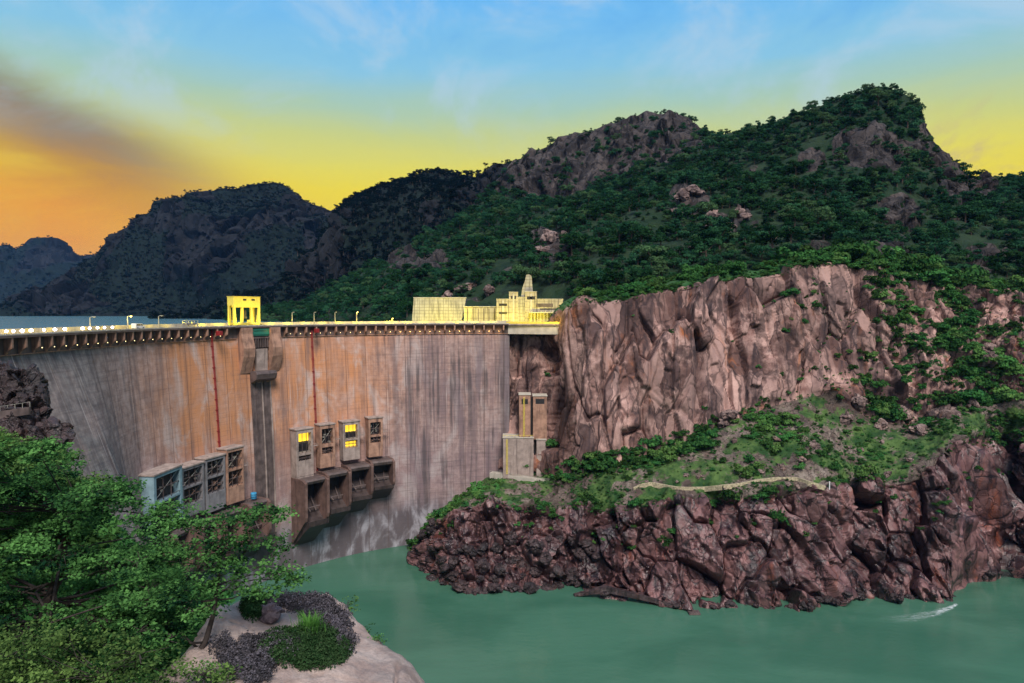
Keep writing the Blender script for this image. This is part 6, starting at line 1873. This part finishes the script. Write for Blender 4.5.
plant_mat([(258, 606), (275, 598), (300, 595), (325, 598), (340, 607), (348, 622), (352, 640), (345, 655), (330, 640), (318, 628), (300, 614), (282, 610)], 150, MAT['leaf_violet'], 'violet grey cushion plants along the back rim of the granite dome', 0.20, 0.045, 131)
plant_mat([(262, 640), (285, 632), (305, 628), (325, 632), (343, 642), (350, 652), (340, 662), (320, 669), (298, 668), (275, 660), (262, 652)], 170, MAT['leaf_dark'], 'dark green and grey plant mat in the middle of the granite dome', 0.22, 0.045, 132)
plant_mat([(255, 640), (275, 636), (300, 640), (290, 654), (266, 652)], 45, MAT['leaf_violet'], 'small violet grey cushion patch beside the dark green mat', 0.18, 0.045, 137)
plant_mat([(213, 642), (228, 636), (245, 639), (262, 650), (272, 662), (268, 678), (250, 684), (235, 676), (222, 664)], 95, MAT['leaf_violet'], 'violet grey plant mat at the near edge of the granite dome by the slender tree', 0.20, 0.045, 133)
plant_mat([(244, 604), (258, 601), (264, 612), (254, 622), (245, 614)], 30, MAT['leaf_dark'], 'dark green tuft of plants behind the purplish boulder', 0.26, 0.05, 134)

# grass tuft
rng = np.random.default_rng(77); V = []; F = []; T = []
g0 = dome(309, 634)
for k in range(420):
    a, r = rng.uniform(0, 6.28), abs(rng.normal(0, 0.16)); L = rng.uniform(0.16, 0.42); ln = rng.uniform(0.1, 0.75)
    b0 = np.array([r * math.cos(a), r * math.sin(a), -0.02]); dr = np.array([math.cos(a + rng.normal(0, 0.6)), math.sin(a + rng.normal(0, 0.6)), 0])
    sd_ = np.cross(dr, [0, 0, 1]) * 0.006
    m_ = b0 + dr * L * ln * 0.4 + [0, 0, L * 0.6]; e_ = b0 + dr * L * ln + [0, 0, L * (1 - 0.35 * ln)]
    i0 = len(V); V += [b0 - sd_, b0 + sd_, m_ + sd_, m_ - sd_, e_]; F += [(i0, i0 + 1, i0 + 2, i0 + 3), (i0 + 3, i0 + 2, i0 + 4, i0 + 4)]; T += [rng.random()] * 5
q4 = np.array([f for f in F if f[2] != f[3]]); q3 = np.array([f[:3] for f in F if f[2] == f[3]])
o = link('grass_tuft', mesh_np('grass_tuft', np.array(V), [q4, q3], [MAT['leaf_grass']], attrs={'tint': T})); o.location = tuple(g0 + np.array([0, 0, 0.08])); tag(o, 'bright green grass tuft in the middle of the plant mats', 'grass tuft')


# ------------------------------------------------------------------ near trees: trunk, limbs, twigs and single leaves
def spray_leaves(tips, dirs, rng, nl, spread, leaf, tintm):
    """leaves in loose flattened sprays round each twig tip"""
    n = len(tips)
    C = np.repeat(tips, nl, 0); D = np.repeat(dirs, nl, 0); tm = np.repeat(tintm, nl)
    t = rng.uniform(-0.6, 0.6, len(C))
    j = rng.normal(size=C.shape) * spread * np.array([0.45, 0.45, 0.22])
    C = C + D * (t * spread)[:, None] + j
    Nn = rng.normal(size=C.shape) * 0.55 + np.array([0, 0, 1.0]) + D * 0.15
    Nn /= np.linalg.norm(Nn, axis=1, keepdims=True)
    sz = leaf * rng.uniform(0.65, 1.35, len(C))
    V, F = quads_at(C, Nn, sz, rng, 0.56)
    T = np.clip(rng.normal(tm, 0.13), 0, 1)
    return V, F, np.repeat(T, 4)


def near_tree(name, base, trunk_pts, radii, pads, label, seed, twigs=26, nl=12, leaf=0.10, spread=0.20, bark='bark_near', cat='tree'):
    """pads: list of (centre, (rx, ry, rz)) leafy masses, each fed by a limb from the trunk"""
    rng = np.random.default_rng(seed)
    base = np.asarray(base, float)
    t = empty(name, base); tag(t, label, cat)
    b = MB(); tp = [np.asarray(q, float) - base for q in trunk_pts]
    b.tube(tp, radii, 9)
    tw = MB()
    tips = []; dirs = []; tint = []
    fine = np.concatenate([np.linspace(tp[i], tp[i + 1], 12) for i in range(len(tp) - 1)])
    frad = np.interp(np.linspace(0, 1, len(fine)), np.linspace(0, 1, len(radii)), radii)
    for c, r in pads:
        c = np.asarray(c, float) - base; r = np.asarray(r, float)
        dd = np.linalg.norm(fine - c, axis=1) + np.where(fine[:, 2] > c[2] - 0.1, 0.8, 0.0)
        k = int(np.argmin(dd)); s0 = fine[k]
        mid = s0 * 0.45 + c * 0.55 + rng.normal(size=3) * 0.12 * np.linalg.norm(c - s0) * np.array([1, 1, 0.5])
        r0 = min(frad[k] * 0.45, 0.012 + 0.014 * np.linalg.norm(c - s0))
        b.tube([s0, 0.5 * (s0 + mid) + rng.normal(size=3) * 0.05, mid, c], [r0, r0 * 0.8, r0 * 0.6, r0 * 0.3], 6)
        pt = rng.normal(0.36, 0.18)
        nt = max(5, int(twigs * (r[0] * r[1] * r[2]) ** (2 / 3) / 0.25))
        for _ in range(nt):
            q = rng.normal(size=3); q /= np.linalg.norm(q); q *= rng.uniform(0.45, 1.0) ** 0.5
            if q[2] < -0.2: q[2] *= 0.5
            tip = c + q * r
            m_ = 0.5 * (c + tip) + rng.normal(size=3) * 0.06
            if rng.random() < 0.55: tw.tube([c + q * r * 0.15, m_, tip], [0.010, 0.007, 0.003], 3, False)
            d_ = q * np.array([1, 1, 0.4]); d_ /= np.linalg.norm(d_) + 1e-9
            for _k in range(3):
                tips.append(tip + rng.normal(size=3) * spread * np.array([0.8, 0.8, 0.35])); dirs.append(d_); tint.append(pt + 0.30 * q[2] + rng.normal(0, 0.17))  # tint rises towards the pad top, painting in light from above
    V, F, T = spray_leaves(np.array(tips), np.array(dirs), rng, nl, spread, leaf, np.array(tint))
    b.build('trunk', MAT[bark], t, True); tw.build('twig_sprays', MAT[bark], t)
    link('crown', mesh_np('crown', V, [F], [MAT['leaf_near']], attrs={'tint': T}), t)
    print(name, len(F), 'leaves')
    return t


def pads_in(poly, n, d0, d1, rx, seed, flat=0.36, dfun=None):
    rng = np.random.default_rng(seed); poly = np.array(poly, float); out = []
    lo, hi = poly.min(0), poly.max(0)
    tries = 0
    while len(out) < n and tries < 20000:
        tries += 1
        q = rng.uniform(lo, hi); c = False; j = len(poly) - 1
        for i in range(len(poly)):
            if (poly[i, 1] > q[1]) != (poly[j, 1] > q[1]) and q[0] < (poly[j, 0] - poly[i, 0]) * (q[1] - poly[i, 1]) / (poly[j, 1] - poly[i, 1]) + poly[i, 0]: c = not c
            j = i
        if not c: continue
        if any((q[0] - o[2][0]) ** 2 + ((q[1] - o[2][1]) * 1.4) ** 2 < (16 if n > 30 else 10) ** 2 for o in out[-40:]) and rng.random() < 0.85: continue
        d = rng.uniform(d0, d1)
        r = rx * rng.uniform(0.7, 1.35)
        out.append((near_pt(q[0], q[1], d), (r, r * rng.uniform(0.8, 1.1), r * flat * rng.uniform(0.8, 1.3)), q))
    return [(a, b) for a, b, _ in out]


# the broad tree that fills the lower corner
tb0 = near_pt(40, 800, 17.5)
pads = pads_in([(-90, 445), (-20, 437), (10, 440), (45, 452), (75, 476), (110, 494), (150, 512), (172, 528), (180, 560), (185, 600), (175, 640), (160, 700), (-90, 720)], 108, 15.2, 20.5, 0.64, 141)
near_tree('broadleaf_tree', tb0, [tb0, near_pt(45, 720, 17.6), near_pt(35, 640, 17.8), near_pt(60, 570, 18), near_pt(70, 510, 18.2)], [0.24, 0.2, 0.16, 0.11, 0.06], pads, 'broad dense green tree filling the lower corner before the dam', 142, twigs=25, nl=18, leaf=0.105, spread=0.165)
# the taller one behind it, against the outcrop
tb1 = near_pt(-40, 700, 24.5)
pads = pads_in([(-120, 430), (-40, 424), (20, 432), (60, 455), (100, 480), (120, 505), (60, 560), (-120, 560)], 52, 23, 27, 0.95, 143)
near_tree('broadleaf_tree', tb1, [tb1, near_pt(-30, 600, 25), near_pt(-10, 520, 25), near_pt(10, 470, 25)], [0.26, 0.2, 0.13, 0.06], pads, 'green tree standing behind the broad one in front of the dark outcrop', 144, twigs=22, nl=17, leaf=0.13, spread=0.23)
# slender tree with layered sprays reaching over the granite dome
tb2 = near_pt(184, 700, 13.4)
lay = [(150, 515, 14.6, .50), (172, 508, 14.6, .42), (165, 530, 14.4, .5), (190, 520, 14.4, .45), (186, 545, 14.2, .5), (212, 528, 14.2, .42), (234, 516, 14.2, .45), (258, 513, 14.3, .42), (276, 516, 14.4, .30), (222, 545, 14.0, .5), (248, 540, 14.1, .48), (268, 545, 14.2, .40), (208, 565, 13.8, .5), (236, 566, 13.9, .5), (262, 566, 14.0, .45),
       (284, 572, 14.2, .40), (300, 580, 14.2, .30), (192, 585, 13.5, .45), (218, 588, 13.6, .45), (246, 586, 13.8, .40), (270, 588, 14.0, .34), (176, 604, 13.2, .42), (200, 612, 13.2, .36), (150, 600, 13.4, .5), (140, 560, 14, .55), (140, 630, 13.0, .5), (165, 640, 12.8, .4), (128, 660, 12.8, .5)]
pads = [(near_pt(a, b_, c), (r, r * 0.9, r * 0.34)) for a, b_, c, r in lay]
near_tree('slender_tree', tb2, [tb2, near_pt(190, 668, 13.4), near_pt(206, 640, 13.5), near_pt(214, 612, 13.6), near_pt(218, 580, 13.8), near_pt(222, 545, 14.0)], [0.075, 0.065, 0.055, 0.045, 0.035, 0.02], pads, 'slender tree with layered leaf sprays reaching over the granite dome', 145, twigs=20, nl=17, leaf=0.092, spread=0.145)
# low dark saplings under them
tb3 = near_pt(110, 760, 11.8)
pads = pads_in([(-30, 640), (60, 628), (140, 640), (195, 668), (215, 690), (-30, 700)], 26, 11.2, 13, 0.42, 147)
near_tree('sapling', tb3, [tb3, near_pt(112, 720, 11.9), near_pt(105, 680, 12)], [0.06, 0.045, 0.02], pads, 'dark leafy sapling at the very bottom below the broad tree', 148, twigs=26, nl=14, leaf=0.08, spread=0.16, cat='sapling')
# weeds along the river side of the dome
for px_, py_, d_, r_, lab in ((344, 606, 16.6, 0.20, 'leafy weed sprouting at the back rim of the granite dome over the water'), (359, 630, 15.8, 0.14, 'small weed on the river side brow of the granite dome'), (373, 641, 15.2, 0.13, 'tiny weed lowest on the river side brow of the granite dome'), (237, 676, 12.5, 0.22, 'pale green weed at the foot of the slender tree'), (205, 676, 12.2, 0.24, 'green weed beside the trunk of the slender tree')):
    b0 = near_pt(px_, py_ + 9, d_)
    near_tree('weed', b0, [b0 - [0, 0, 0.1], b0 + [0, 0, 0.12], b0 + [0.02, 0, 0.25]], [0.012, 0.01, 0.006], [(near_pt(px_ + a, py_ + c_, d_), (r_, r_, r_ * 0.8)) for a, c_ in ((-4, 2), (3, -3), (6, 3))], lab, int(px_), twigs=40, nl=6, leaf=0.06, spread=0.07, cat='weed')
# ------------------------------------------------------------------ the evening air over the gorge
HZ = True
if HZ:
    hm = bpy.data.materials.new('haze_air'); hm.use_nodes = True
    ht = hm.node_tree; ht.nodes.clear()
    ho = ht.nodes.new('ShaderNodeOutputMaterial'); hv = ht.nodes.new('ShaderNodeVolumePrincipled')
    hv.inputs['Color'].default_value = (0.16, 0.42, 0.95, 1); hv.inputs['Density'].default_value = 0.00002; hv.inputs['Anisotropy'].default_value = 0.0
    ht.links.new(hv.outputs[0], ho.inputs['Volume'])
    b = MB(); b.box(-9800, 9800, -2800, 9800, -16.0, 900.0)
    o = b.build('haze', hm); tag(o, 'thin blue evening haze filling the gorge', 'haze', kind='stuff')
